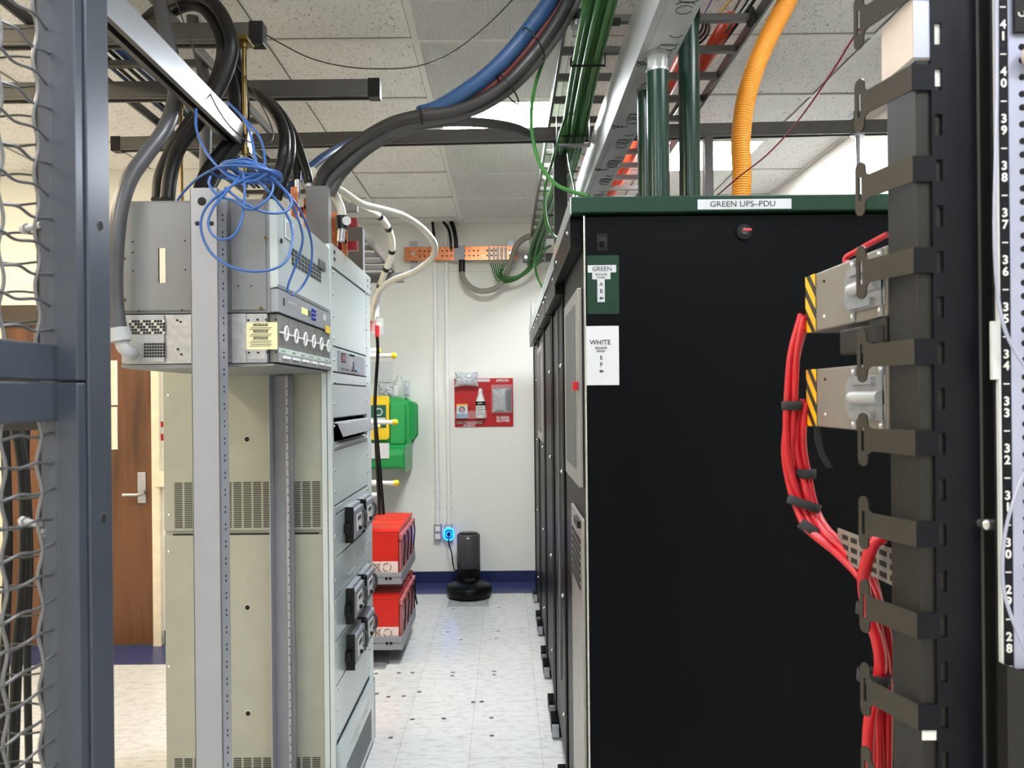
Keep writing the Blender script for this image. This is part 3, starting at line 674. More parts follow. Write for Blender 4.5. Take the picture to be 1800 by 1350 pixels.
# front face parts (facing the aisle)
MB().prism([(SX1-.02, 1.80), (SX1-.004, 1.803), (SX1, 1.81), (SX1-.002, 2.025), (SX1-.012, 2.034), (SX1-.02, 2.034)], 1, SY0+.002, SY1, M_panelg).obj('upper_door', t, .001)
MB().box(SX1-.02, SX1+.0, SY0+.004, SY1, 1.736, 1.797, M_rackg).obj('control_panel', t, .001)
f2 = MB()
zc = 1.90
for i in range(10):
    for j in range(4): 
        yy = SY0+.14+i*.036; f2.box(SX1+.0, SX1+.0011, yy, yy+.025, 1.885+j*.013, 1.894+j*.013, M_hole)
f2.obj('door_vents', t)
MB().box(SX1, SX1+.002, SY0+.07, SY0+.155, 1.948, 2.0, M_ltg).box(SX1+.0021, SX1+.0028, SY0+.08, SY0+.145, 1.955, 1.993, M_conn).obj('door_plate', t)
MB().box(SX1, SX1+.004, SY0+.46, SY0+.54, 1.93, 1.958, M_dg).obj('name_plate', t)
MB().cyl((SX1, SY0+.035, 1.93), (SX1+.003, SY0+.035, 1.93), .007, M_hole).obj('door_lock', t)
cp = MB().box(SX1+.0002, SX1+.001, SY0+.24, SY0+.31, 1.758, 1.776, M_lcd).box(SX1+.0002, SX1+.001, SY0+.31, SY0+.345, 1.758, 1.776, M_dg); cp.obj('display', t)
cp = MB()
for i in range(2):
    for j in range(3): cp.ball((SX1+.001, SY0+.365+.026*i, 1.755+.013*j), .0065, M_blueb, 8)
cp.obj('buttons', t)
cp = MB().box(SX1+.0002, SX1+.002, SY0+.05, SY0+.058, 1.757, 1.778, M_ink)
for i in range(4): cp.box(SX1+.0002, SX1+.0015, SY0+.10+.024*i, SY0+.108+.024*i, 1.772, 1.776, M_white)
cp.box(SX1+.0002, SX1+.0015, SY0+.51, SY0+.55, 1.765, 1.785, M_ltg); cp.obj('indicator_row', t)
MB().box(SX1+.0012, SX1+.002, SY0+.54, SY0+.61, 1.727, 1.75, M_yel).obj('yellow_tag', t)
for i in range(6):
    yy = SY0+.016+i*.1015; w_ = .096
    m = MB().box(SX1-.028, SX1-.004, yy, yy+w_, 1.602, 1.731, M_mod).obj('rectifier_module', t, .0015)
    MB().box(SX1-.0038, SX1-.002, yy, yy+w_, 1.628, 1.642, M_ltg).box(SX1-.0019, SX1-.0012, yy+.02, yy+.06, 1.632, 1.636, mat('status_green', (70, 170, 90), .4)).obj('status_strip', m)
    MB().box(SX1-.004, SX1+.002, yy, yy+w_, 1.603, 1.626, M_rackg).box(SX1+.002, SX1+.008, yy+.016, yy+.08, 1.613, 1.62, M_white).obj('lower_latch', m, .001)
    ym = yy+w_/2
    MB().tube([(SX1+.004+.001*sin(a), ym+.016*cos(a), 1.683+.019*sin(a)) for a in [2*pi*k/16 for k in range(17)]], .003, M_white, 8, caps=False).box(SX1-.003, SX1+.003, ym-.044, ym-.014, 1.681, 1.685, M_white).box(SX1-.003, SX1+.003, ym+.014, ym+.044, 1.681, 1.685, M_white).obj('handle', m)
MB().prism([(SX0, 1.598), (SX1-.01, 1.598), (SX1-.015, 1.592), (SX0+.03, 1.586), (SX0, 1.592)], 1, SY0, SY1, M_shelfg).obj('bottom_tray', t)

# conduit + elbow on the shelf
t = thing('flexible_conduit', 'grey ribbed flexible conduit curving down to the elbow on the power shelf', 'conduit', P(215, 590, 2.0))
MB().tube(path([(270, -40, 2.35), (284, 20, 2.3), (298, 80, 2.25), (309, 140, 2.2), (305, 185, 2.15), (288, 230, 2.1), (255, 275, 2.06), (228, 315, 2.03), (212, 365, 2.01), (205, 420, 2.0), (202, 480, 2.0), (203, 530, 2.0), (209, 580, 1.995)], 22), .0205, M_flex, 14, rf=lambda i, L: .0207 if i % 2 else .0196).obj('jacket', t)
a = P(209, 577, 1.995); c = P(213, 600, 1.995)
MB().cyl(a, c, .026, M_conn, 20).obj('gland_nut', t, .003)
MB().tube(crom([P(213, 600, 1.995), P(218, 612, 1.995), P(228, 620, 2.01), P(233, 622, 2.063)], 6), .0165, M_conn, 14).obj('elbow', t)
c = P(233, 622, 2.055); MB().cyl(c, (c.x, 2.06, c.z), .025, M_conn, 20).obj('locknut', t)

# ---------------- battery rack ----------------
BX = -.594
t = thing('battery_rack', 'grey steel battery rack frame behind the olive grey cabinet', 'rack', (-.9, 4.7, 0))
for yy, xx in ((4.44, 0), (5.0, -.13)): MB().box(-.835+xx, -.78+xx, yy, yy+.05, .01, 1.95, M_rackg).obj('post', t, .002)
MB().box(-1.2, -.685, 4.33, 5.1, 0, .012, M_galv).obj('base_plate', t, .003)
MB().box(-1.1, -.83, 4.45, 5.0, .012, .09, M_dolive).obj('base_box', t, .004)
for zt_, lab, zb_ in ((.521, 'upper grey battery tray holding red batteries', .456), (.161, 'lower grey battery tray holding red batteries just above the floor', .085)):
    tr = thing('battery_tray', lab, 'tray', (-.9, 4.7, zb_), 'battery trays')
    MB().box(-1.2, BX, 4.4, 5.06, zb_+.035, zb_+.04, M_rackg).box(-1.2, BX, 4.4, 4.404, zb_, zt_, M_rackg).box(BX-.004, BX, 4.404, 5.056, zb_, zt_, M_rackg).box(-1.2, BX, 5.056, 5.06, zb_, zt_, M_rackg).obj('tray_pan', tr, .001)
    hh = MB()
    for px in (676, 683): p = P(px, 700, 4.4); hh.cyl((p.x, 4.3985, (zt_+zb_)/2), (p.x, 4.4005, (zt_+zb_)/2), .009, M_hole, 12)
    hh.obj('bolt_holes', tr)
names = ['nearest to the camera', 'second from the camera', 'third from the camera', 'farthest from the camera']
bat0 = None; bats = []
for ti, (zb_, tier) in enumerate(((.498, 'upper'), (.127, 'lower'))):
    for k in range(4):
        y = 4.412+k*.161
        lab = 'red lead-acid battery on the %s tray, %s' % (tier, names[k])
        if bat0 is None:
            t = thing('battery', lab, 'battery', (-.9, y+.08, zb_), 'red batteries on the trays'); bat0 = t
            MB().box(-1.18, BX-.02, y, y+.155, zb_, zb_+.245, M_red).obj('case', t, .004)
            MB().prism([(y-.001, zb_+.246), (y+.156, zb_+.246), (y+.156, zb_+.262), (y+.15, zb_+.268), (y+.02, zb_+.268), (y-.001, zb_+.256)], 0, -1.185, BX-.016, M_red).box(-.86, -.80, y+.06, y+.09, zb_+.268, zb_+.2685, M_hole).box(-.95, -.945, y+.03, y+.08, zb_+.268, zb_+.2715, M_red).obj('lid', t, .002)
            MB().box(BX-.018, BX-.006, y+.012, y+.145, zb_+.02, zb_+.20, M_pink).box(BX-.018, BX+.002, y+.008, y+.15, zb_+.205, zb_+.235, M_pink).obj('terminal_cover', t, .002)
            for yy in (y+.08,):
                MB().tube(crom([(BX+.004, yy, zb_+.222), (BX+.008, yy+.004, zb_+.16), (BX+.001, yy+.0, zb_+.07), (BX+.003, yy-.006, zb_+.045)], 5), .0042, M_black, 6).obj('strap', t)
        else:
            t = dup(bat0, (0, y-4.412, zb_-.498), lab)
        bats.append(t)
        if False:
            pass
for zb_, bt in ((.498, bats[0]), (.127, bats[4])):
        if True:
            t = bt; y = 4.412
            p0 = P(656, 0, 4.41).x; p1 = P(686, 0, 4.41).x
            l = MB().box(-.80, p1+.012, y-.0012, y-.0003, zb_+.0, zb_+.085, M_pink if False else mat('label_pale_pink', (226, 205, 200), .5)).obj('recycling_label', t)
            cx = P(663, 985, 4.41).x-.0; zc = zb_+.052
            s_ = MB().tube([(cx-.028, y-.002, zc+.03), (cx+.022, y-.002, zc-.03)], .0015, M_ink, 4).tube([(cx+.022, y-.002, zc+.03), (cx-.028, y-.002, zc-.03)], .0015, M_ink, 4)
            s_.tube([(cx-.018, y-.002, zc+.018), (cx-.012, y-.002, zc-.022), (cx+.008, y-.002, zc-.022), (cx+.012, y-.002, zc+.018), (cx-.018, y-.002, zc+.018)], .0015, M_ink, 4)
            s_.ring((cx+.055, y-.002, zc), (0, 1, 0), .022, .0022, M_ink, 12, 4, 1.5, .2).ring((cx+.055, y-.002, zc), (0, 1, 0), .022, .0022, M_ink, 12, 4, 1.5, 2.3).ring((cx+.055, y-.002, zc), (0, 1, 0), .022, .0022, M_ink, 12, 4, 1.5, 4.4)
            s_.obj('symbols', l)
            text('Pb', .022, (cx, y-.002, zb_+.012), CAM, M_ink, l)
solo(MB().tube(path([(722, 1012, 4.95), (727, 1030, 4.95), (731, 1050, 4.95), (733, 1062, 4.95)]), .005, M_black), 'hanging_strap', 'black strap hanging off the far lower battery into the aisle', 'strap')
# insulated arms
arms = [(697, 625, 4.40, 'long white insulated arm with yellow tip, topmost on the battery rack'), (699, 742, 4.40, 'long white insulated arm with yellow tip in front of the eyewash station'), (701, 849, 4.40, 'long white insulated arm with yellow tip above the red batteries'),
        (669, 617, 4.5, 'short white arm with yellow tip at the topmost long arm'), (668, 749, 4.5, 'short white arm with yellow tip before the yellow eyewash cover'), (668, 871, 4.5, 'short white arm with yellow tip just above the upper red batteries')]
for (px, py, d, lab) in arms:
    e = P(px, py, d); x0 = -.7795
    t = thing('insulated_arm', lab, 'arm', (x0, d, e.z), 'insulated arms on the battery rack')
    MB().cyl((x0, d, e.z), (e.x-.024, d, e.z), .0125, M_white, 12).cyl((x0, d, e.z), (x0+.05, d, e.z), .018, M_white, 12).obj('rod', t)
    MB().cyl((e.x-.026, d, e.z), (e.x-.006, d, e.z), .0165, M_yel, 14).ball((e.x-.008, d, e.z), .0165, M_yel, 10, (.7, 1, 1)).obj('cap', t)
a = P(661, 572, 4.38)
t = thing('fuse_holder', 'pink fuse holder with clear cover at the end of the white cables', 'fuse holder', a)
MB().box(a.x-.1, a.x-.0, 4.38, 4.41, a.z-.03, a.z+.045, M_pink).obj('block', t, .003)
MB().box(a.x-.02, a.x+.045, 4.36, 4.364, a.z-.05, a.z+.04, M_clear).box(a.x+.008, a.x+.03, 4.358, 4.3598, a.z-.01, a.z+.012, M_white).obj('clear_cover', t)
for k, (x, lab) in enumerate(((0, 'black cable with red sleeve running down beside the grey cabinet to the batteries'), (7, 'second black cable running down to the upper batteries'))):
    t = thing('battery_cable', lab, 'cable', P(662, 590, 4.33))
    MB().tube(path([(663, 588, 4.33), (664, 620, 4.33), (661, 670, 4.33), (659, 720, 4.33), (661+x*.4, 780, 4.33), (664+x*.7, 840, 4.33), (667+x, 903, 4.45)]), .0095, M_black).obj('jacket', t)
    if k == 0: MB().cyl(P(663, 572, 4.33), P(663, 592, 4.33), .012, M_redc).obj('sleeve', t)
# ladder rack over the battery bay
def ladder(name, lab, x0, x1, y0, y1, z, sp, start, m, rh=.04, grp=None, rr=.0125):
    t = thing(name, lab, 'cable ladder', ((x0+x1)/2, (y0+y1)/2, z), grp)
    for x in (x0, x1-.012): MB().box(x, x+.012, y0, y1, z, z+rh, m).obj('side_rail', t, .002)
    y = start
    while y < y1:
        if y > y0: MB().box(x0+.012, x1-.012, y-.0125, y+.0125, z+.005, z+.029, m).obj('rung', t, .002)
        y += sp
    return t
ladder('cable_ladder', 'short grey cable ladder above the battery rack reaching toward the back wall', -1.1, -.655, 3.5, 4.68, 2.262, .2, 3.6, M_steel)
b = MB().box(-1.1, -.60, 4.65, 4.69, 2.20, 2.26, M_steel); solo(b, 'support_strut', 'short grey strut crossing at the end of the low cable ladder', 'strut', None, .002)
t = thing('strut_bracket', 'short light grey strut stub with upright bolt above the grey cabinet', 'bracket', (-.66, 3.45, 2.3))
MB().box(-.76, -.645, 3.44, 3.47, 2.332, 2.39, M_rackg).obj('channel', t, .002)
MB().cyl((-.725, 3.455, 2.39), (-.725, 3.455, 2.44), .006, M_chrome, 8).cyl((-.725, 3.455, 2.43), (-.725, 3.455, 2.44), .012, M_chrome, 6).obj('bolt', t)
# white cables
def cab(name, lab, pts, r, m, cat='cable', grp=None, k=8, n=10, **kw):
    return solo(MB().tube(path(pts, k), r, m, n, **kw), name, lab, cat, grp)
t = thing('white_power_cable', 'white power cable looping wide out over the aisle right of the cabinet', 'cable', P(690, 500, 4.2))
MB().tube(path([(560, 318, 3.2), (600, 335, 3.3), (635, 358, 3.4), (672, 368, 3.5), (710, 380, 3.6), (743, 402, 3.7), (764, 430, 3.8), (758, 455, 3.9), (728, 478, 4.0), (692, 492, 4.1), (668, 510, 4.2), (657, 540, 4.3), (655, 562, 4.35)], 10), .0155, M_wcab, 12).obj('jacket', t)
t = thing('white_power_cable', 'white power cable with black tape bands dropping beside the cabinet', 'cable', P(670, 500, 4.3))
pp = path([(600, 340, 3.4), (628, 360, 3.5), (655, 372, 3.7), (676, 390, 3.85), (688, 418, 4.0), (688, 447, 4.1), (678, 475, 4.2), (667, 505, 4.3), (661, 535, 4.37), (660, 560, 4.38)], 10)
MB().tube(pp, .017, M_wcab, 12).obj('jacket', t)
for i in (24, 33, 47, 58, 68): MB().tube(pp[i:i+3], .0185, M_black, 12).obj('tape_band', t)
MB().tube(pp[72:90], .021, M_conn, 12).obj('shrink_sleeve', t)
t = thing('white_power_cable', 'white cable bending over the cabinet top into a black boot', 'cable', P(600, 385, 3.0))
MB().tube(path([(548, 300, 2.95), (562, 312, 2.93), (578, 330, 2.9), (592, 350, 2.88), (600, 370, 2.86), (601, 384, 2.85)], 8), .016, M_wcab, 12).obj('jacket', t)
MB().cyl(P(600, 380, 2.85), P(601, 402, 2.85), .022, M_black).obj('boot', t)
MB().cyl(P(601, 401, 2.85), P(599, 425, 2.85), .014, M_galv).obj('lug', t)
MB().cyl(P(609, 388, 2.84), P(609.5, 388, 2.83), .016, M_paper).obj('round_tag', t)
# copper risers with dark red insulators on the cabinet top
for (x, d, y0, y1, lab) in ((517, 2.78, 328, 430, 'copper riser bar with dark red insulators left of the first upright'), (586, 2.95, 372, 440, 'copper riser bar with dark red insulators between the two cabinet uprights')):
    a = P(x, y0, d)
    t = thing('copper_riser', lab, 'bus bar', (a.x, d, 2.045))
    MB().box(a.x-.012, a.x+.012, d, d+.006, 2.046, a.z, M_copper).box(a.x+.03, a.x+.05, d+.01, d+.016, 2.046, a.z-.04, M_copper).obj('bar', t, .001)
    for z in (2.07, 2.16): MB().box(a.x+.012, a.x+.085, d+.02, d+.05, z, z+.035, M_dred).obj('insulator', t, .003)
    for z in (2.10, 2.19): MB().box(a.x+.032, a.x+.048, d+.004, d+.0098, z-.006, z+.006, M_hole).obj('slot', t)
# ---------------- right row of black cabinets ----------------
RX = .22; CNX = .185; RT = 2.002
# near power cabinet
t = thing('power_cabinet', 'black power distribution cabinet with green top band facing the camera', 'cabinet', (.7, 2.5, 0))
MB().box(RX, 1.27, 2.145, 2.84, .06, RT-.004, M_blackp).box(RX+.03, 1.25, 2.17, 2.82, 0, .06, M_hole).obj('body', t, .002)
MB().box(RX+.004, 1.27, 2.137, 2.1445, .07, RT-.006, M_blackp).obj('side_panel', t, .002)
MB().box(RX-.001, RX+.0035, 2.134, 2.146, .06, RT-.004, M_chrome).obj('edge_strip', t, .001)
MB().box(CNX, 1.29, 2.118, 2.85, RT, 2.046, M_gpdu).obj('top_cover', t, .003)
MB().box(CNX-.003, CNX-.0002, 2.122, 2.85, RT-.002, 2.045, M_panelg).obj('top_edge', t)
MB().box(CNX, RX, 2.16, 2.85, RT-.085, RT-.002, M_blackp).obj('canopy_fascia', t, .002)
sc = MB()
for yy in (2.24, 2.72): sc.ball((CNX-.001, yy, RT-.03), .006, M_chrome, 8)
sc.obj('fascia_screws', t)
a = P(1226, 351, 2.118); c = P(1391, 367, 2.118)
lb = MB().box(a.x, c.x, 2.1165, 2.1178, c.z, a.z, M_foil).obj('label_strip', t, .0003)
text('GREEN UPS–PDU', .022, ((a.x+c.x)/2-.005, 2.1162, (a.z+c.z)/2), CAM, M_ink, lb, sx=1.08)
def sbox(x0, y0, x1, y1, m, nm, par, th=.001, y=2.137):
    a = P(x0, (y0+y1)/2, y); b_ = P(x1, (y0+y1)/2, y); c = P((x0+x1)/2, y0, y); e = P((x0+x1)/2, y1, y)
    return MB().box(a.x, b_.x, y-th, y-.0001, e.z, c.z, m).obj(nm, par)
# stickers
g_ = sbox(1032, 449, 1088, 552, M_gpdu, 'green_placard', t)
def tx(s_, px, py, size, par, m=M_ink, y=2.1352, rot=CAM, **k): return text(s_, size, P(px, py, y), rot, m, par, **k)
sbox(1033, 466, 1083, 479, M_foil, 'label_tape', g_, .0005, 2.136); sbox(1041, 479, 1073, 491, M_foil, 'label_tape', g_, .0005, 2.136); sbox(1050, 491, 1063, 531, M_foil, 'label_tape', g_, .0005, 2.136)
tx('GREEN', 1058, 473, .0175, g_); tx('BREAKER', 1057, 482.5, .0082, g_, M_dg); tx('PANEL', 1057, 488, .0082, g_, M_dg); tx('A', 1057, 500, .0165, g_); tx('B', 1057, 512, .0165, g_)
def arrow(px, py, par):
    p = P(px, py, 2.1352); x, z = p.x, p.z
    MB().prism([(x-.006, z), (x+.0, z+.005), (x+.0, z+.002), (x+.006, z+.002), (x+.006, z-.002), (x+.0, z-.002), (x+.0, z-.005)], 1, 2.135, 2.1354, M_ink).obj('arrow', par)
arrow(1057, 524, g_)
w_ = sbox(1029, 573, 1088, 677, mat('placard_white', (190, 191, 194), .5, var=.01), 'white_placard', t)
tx('WHITE', 1055, 602, .0185, w_); tx('BREAKER', 1057, 611.5, .0082, w_, M_dg); tx('PANEL', 1057, 617, .0082, w_, M_dg); tx('E', 1057, 629, .0165, w_); tx('F', 1057, 641, .0165, w_); arrow(1057, 652.5, w_)
l = sbox(1049, 411, 1068, 441, M_blacks, 'latch', t, .002)
sbox(1052, 416, 1066, 433, M_hole, 'latch_recess', l, .0005, 2.1349); sbox(1053, 424, 1062, 433, M_blackp, 'latch_tongue', l, .003, 2.1345)
p = P(1307, 408, 2.137)
k_ = MB().cyl((p.x, 2.129, p.z), (p.x, 2.1368, p.z), .0215, M_blacks, 28).cyl((p.x, 2.1285, p.z), (p.x, 2.129, p.z), .017, M_hole, 28).obj('key_lock', t, .001)
MB().cyl((p.x, 2.122, p.z), (p.x, 2.1285, p.z), .009, M_dg).obj('cylinder', k_)
MB().box(p.x-.006, p.x+.017, 2.118, 2.1218, p.z, p.z+.006, mat('lock_red', (190, 50, 66), .4)).obj('red_tab', k_, .001)
# aisle face of near cabinet
MB().box(RX-.014, RX-.0005, 2.20, 2.69, 1.245, 1.81, M_pdugrey).obj('door_frame', t, .003)
MB().box(RX-.0156, RX-.0142, 2.27, 2.62, 1.29, 1.77, M_perf).obj('perforated_insert', t)
MB().box(RX-.01, RX-.0005, 2.17, 2.52, .10, 1.16, M_pdugrey).obj('lower_door', t, .003)
lv = MB()
for i in range(7): lv.box(RX-.0125, RX-.0102, 2.22, 2.48, .95+i*.022, .962+i*.022, M_hole)
lv.box(RX-.02, RX-.01, 2.2, 2.32, 1.13, 1.15, M_black); lv.obj('louvers', t)
MB().box(RX-.03, RX-.0145, 2.185, 2.2, 1.52, 1.545, M_redb).obj('red_switch', t, .002)
# further cabinets of the row
rows = [(2.865, 3.58, 'second black cabinet of the aisle row, directly behind the green banded one', 0), (3.595, 4.31, 'third black cabinet of the aisle row', 1),
        (4.325, 5.06, 'fourth black cabinet of the aisle row, with the small grey framed door', 2), (5.075, 5.86, 'last black cabinet of the row, closest to the back wall', 3)]
for (ya, yb, lab, k) in rows:
    t = thing('rack_cabinet', lab, 'cabinet', (.7, (ya+yb)/2, 0), 'black cabinets along the aisle')
    MB().box(RX+.012, 1.25, ya, yb, .07, RT-.01, M_blackp).obj('body', t, .002)
    MB().box(CNX, 1.25, ya, yb, RT-.01, 2.03, M_blackp).obj('top_cover', t, .002)
    MB().box(CNX-.003, CNX-.0002, ya+.01, yb-.02, RT-.03, 2.03, M_panelg).obj('top_edge', t)
    fs = MB().box(CNX+.002, RX+.01, ya+.01, yb-.01, RT-.12, RT-.012, M_blacks); fs.obj('canopy_fascia', t, .002)
    sc = MB()
    for yy in (ya+.08, yb-.1): sc.ball((CNX+.0, yy, RT-.055), .006, M_chrome, 8)
    sc.obj('fascia_screws', t)
    e = MB()
    for yy in (ya+.004, ya+.05, yb-.06, yb-.02): e.box(RX-.006, RX+.0118, yy, yy+.014, .08, RT-.125, M_blacks)
    e.obj('door_edges', t, .002)
    e = MB().box(RX+.0, RX+.0117, ya+.07, yb-.07, .1, RT-.14, M_blackp); e.obj('door', t, .002)
    for yy in (ya+.09,):
        h_ = MB()
        for zz in (1.62, 1.22, .75, .3): h_.ball((RX-.008, yy+.02*k, zz), .008, M_chrome, 8)
        h_.obj('door_knobs', t)
    if k == 0: MB().box(RX-.006, RX-.0005, 3.18, 3.23, .35, 1.86, M_perf).obj('perforated_strip', t)
    if k == 2:
        MB().box(RX-.014, RX-.0003, 4.36, 4.98, 1.25, 1.81, M_pdugrey).obj('grey_door', t, .003)
        MB().box(RX-.016, RX-.0142, 4.45, 4.88, 1.30, 1.77, M_perf).obj('perforated_insert', t)
    if k == 3:
        MB().prism([(5.2, 2.031), (5.75, 2.031), (5.75, 2.05), (5.35, 2.17), (5.2, 2.13)], 0, CNX-.0, CNX+.006, M_panelg).obj('raised_flap', t)
    for yy in (ya+.06, yb-.14):
        f_ = MB().box(.19, .26, yy, yy+.12, .022, .07, M_blackp).box(.20, .27, yy+.0, yy+.12, 0, .022, M_dolive).obj('foot', t, .002)
        MB().box(.192, .222, yy-.022, yy-.001, .01, .06, M_galv).obj('foot_bracket', t, .001)

# ---------------- pipes, hose, tray ----------------
TZ0, TZ1, TX0, TX1 = H+.995, H+1.168, .398, .508
t = thing('cable_tray', 'long brushed aluminium channel tray with pen marks on its underside', 'cable tray', (.45, 3.6, TZ0))
MB().box(TX0, TX1, 1.2, 6.1, TZ0, TZ0+.002, M_tray).box(TX0, TX0+.002, 1.2, 6.1, TZ0+.002, TZ1, M_tray).box(TX1-.002, TX1, 1.2, 6.1, TZ0+.002, TZ1, M_tray).obj('channel', t)
y = 1.95
mk = MB()
k = 0
def arc(cx, cy, rx, ry, a0, a1):
    mk.tube([(cx+rx*cos(R(a0+(a1-a0)*i/10)), cy+ry*sin(R(a0+(a1-a0)*i/10)), TZ0-.0006) for i in range(11)], .0011, M_ink, 4)
while y < 5.2:
    cx = (TX0+TX1)/2+.018
    arc(cx, y, .026, .02, 0, 360); arc(cx-.004, y+.035, .026, .02, 200, 340) ; arc(cx+.004, y-.03, .026, .02, 20, 160); arc(cx, y+.055, .022, .022, 20, 330)
    arc(cx+.01, y-.09, .02, .03, 30, 150)
    if k % 2:
        arc(cx-.03, y+.10, .02, .012, 0, 180); arc(cx-.055, y+.11, .012, .016, 90, 330); mk.tube([(cx-.07, y+.09, TZ0-.0006), (cx-.05, y+.12, TZ0-.0006), (cx-.03, y+.10, TZ0-.0006)], .0015, M_ink, 4)
    y += .27; k += 1
mk.obj('pen_marks', t)
MB().box(TX0+.02, TX0+.021, 1.3, 6.0, TZ0-.0008, TZ0-.0001, M_galv).obj('seam_line', t)
def pipe(px, ytop, d, r, lab, clear, zt=None):
    p = P(px, 345, d); top = zt or P(px, ytop, d).z
    t = thing('conduit_pipe', lab, 'pipe', (p.x, d, 2.047), 'dark green pipes rising from the green banded cabinet')
    x = P(px, 345, d).x
    MB().cyl((x, d, 2.047), (x, d, top), r, M_gpipe, 32).obj('pipe', t)
    if clear:
        MB().cyl((x, d, top), (x, d, TZ0-.004), r*.93, M_clears, 28).obj('clear_coupling', t)
        MB().cyl((x, d, top-.004), (x, d, top+.004), r*1.06, M_galv, 28).cyl((x, d, TZ0-.012), (x, d, TZ0-.0015), r*1.06, M_galv, 28).obj('coupling_rings', t)
    else:
        MB().cyl((x, d, top), (x, d, top+.03), r*1.12, M_blacks, 28).obj('end_collar', t)
    return t
pipe(1158, 126, 2.26, .0315, 'dark green pipe in the middle, with a clear coupling under the tray', True)
pipe(1139, 160, 2.52, .0315, 'dark green pipe farthest left, half hidden behind the middle one', True)
pipe(1213, 48, 2.36, .0315, 'tallest dark green pipe, right of the aluminium tray', False, H+1.14)
hp = path([(1405, -50, 2.45), (1382, 5, 2.45), (1356, 55, 2.45), (1333, 105, 2.45), (1316, 155, 2.45), (1306, 205, 2.45), (1302, 255, 2.45), (1304, 300, 2.45), (1303, 347, 2.45)], 90)
# corrugation
cum = [0]
for i in range(1, len(hp)): cum.append(cum[-1]+(hp[i]-hp[i-1]).length)
tot = cum[-1]; NR = int(tot/.0074)*4; hq = []; j = 0
for i in range(NR+1):
    s_ = tot*i/NR
    while j < len(cum)-2 and cum[j+1] < s_: j += 1
    f_ = (s_-cum[j])/max(1e-9, cum[j+1]-cum[j]); hq.append(hp[j].lerp(hp[j+1], min(1, f_)))
t = thing('corrugated_conduit', 'yellow orange corrugated conduit curving down into the green banded cabinet', 'conduit', P(1303, 347, 2.45))
MB().tube(hq, .029, M_hose, 24, rf=lambda i, L: (.0305, .0298, .0270, .0298)[i % 4]).obj('hose', t)

# ---------------- ladders, beams, posts ----------------
LZ = H+1.24
# beams
def beam(lab, xa, ya, xb, yb, cap0, cap1, hgt=.06, wd=.045):
    t = thing('support_strut', lab, 'strut', ((xa+xb)/2, (ya+yb)/2, LZ-hgt), 'horizontal grey struts under the ceiling')
    d = Vector((xb-xa, yb-ya, 0)).normalized(); n = Vector((-d.y, d.x, 0))*wd/2
    A = Vector((xa, ya, 0)); B = Vector((xb, yb, 0)); q = [A-n, B-n, B+n, A+n]
    z0, z1 = LZ-hgt, LZ-.001
    def bar(zz0, zz1, m, q=q): return MB().add([(p.x, p.y, zz0) for p in q]+[(p.x, p.y, zz1) for p in q], [(3, 2, 1, 0), (4, 5, 6, 7), (0, 1, 5, 4), (1, 2, 6, 5), (2, 3, 7, 6), (3, 0, 4, 7)], m)
    bar(z0+.008, z1, M_steel).obj('channel', t, .003)
    n2 = n*.35; q2 = [A-n, B-n, B-n+n2, A-n+n2]; q3 = [A+n-n2, B+n-n2, B+n, A+n]
    bar(z0, z0+.008, M_steel, q2).obj('lip', t); bar(z0, z0+.008, M_steel, q3).obj('lip', t)
    bar(z0+.0065, z0+.0079, M_hole, [A-n*.6, B-n*.6, B+n*.6, A+n*.6]).obj('slot', t)
    for on, C0, s_ in ((cap0, A, -1), (cap1, B, 1)):
        if on:
            m_ = n*1.12; e = d*.04*s_; q4 = [C0-m_-e*.9, C0-m_+e*.25, C0+m_+e*.25, C0+m_-e*.9]
            bar(z0-.004, z1+.003, M_black, q4 if s_ > 0 else q4[::-1]).obj('end_cap', t, .003)
    return t
beam('upper left grey strut with black end cap, nearest of the three', -2.9, 2.57, -.79, 2.57, False, True, .068)
beam('middle left grey strut with black end cap ending over the aisle', -2.9, 3.03, -.482, 3.03, False, True, .068)
beam('long grey strut crossing the whole aisle below the ceiling lamp', -1.82, 3.66, XR-.01, 3.52, True, False, .062)
# posts under long strut
for (px, lab, z0, dd) in ((985, 'dark grey square post standing on the black cabinets under the long strut', 2.032, 3.585), (1245, 'slim grey post behind the tallest green pipe', 2.032, 3.545)):
    x = P(px, 330, dd).x; ww = .031 if px == 985 else .02
    t = thing('support_post', lab, 'post', (x, dd, z0))
    MB().box(x-ww, x+ww, dd-.02, dd+.02, z0+.006, LZ-.064, M_dolive if px == 985 else M_steel).obj('tube', t, .003)
    MB().box(x-ww-.01, x+ww+.01, dd-.03, dd+.03, z0, z0+.006, M_steel).obj('foot_plate', t, .001)
x = P(1508, 300, 3.52).x
t = thing('threaded_rod', 'bright threaded rod hanging from the long strut near the right wall', 'rod', (x, 3.52, 2.0))
MB().cyl((x, 3.52, 1.6), (x, 3.52, LZ-.064), .009, M_galv, 12).obj('rod', t)
MB().cyl((x, 3.52, LZ-.075), (x, 3.52, LZ-.064), .03, M_galv, 20).obj('washer', t)
x = P(1503, 200, 3.52).x
MB().box(x-.02, x+.02, 3.49, 3.55, LZ+.0, LZ+.03, M_steel).obj('clip', t)
LX0, LX1 = .207, .858
ladder('cable_ladder', 'long grey cable ladder carrying the green cables above the cabinet row', LX0, LX1, 1.6, 6.3, LZ, .233, 2.594-.233*4, M_steel, .045)
ladder('cable_ladder', 'grey cable ladder left of the aisle with blue and black data cables', -1.56, -1.08, 1.3, 4.75, LZ, .30, 1.7, M_steel, .04)
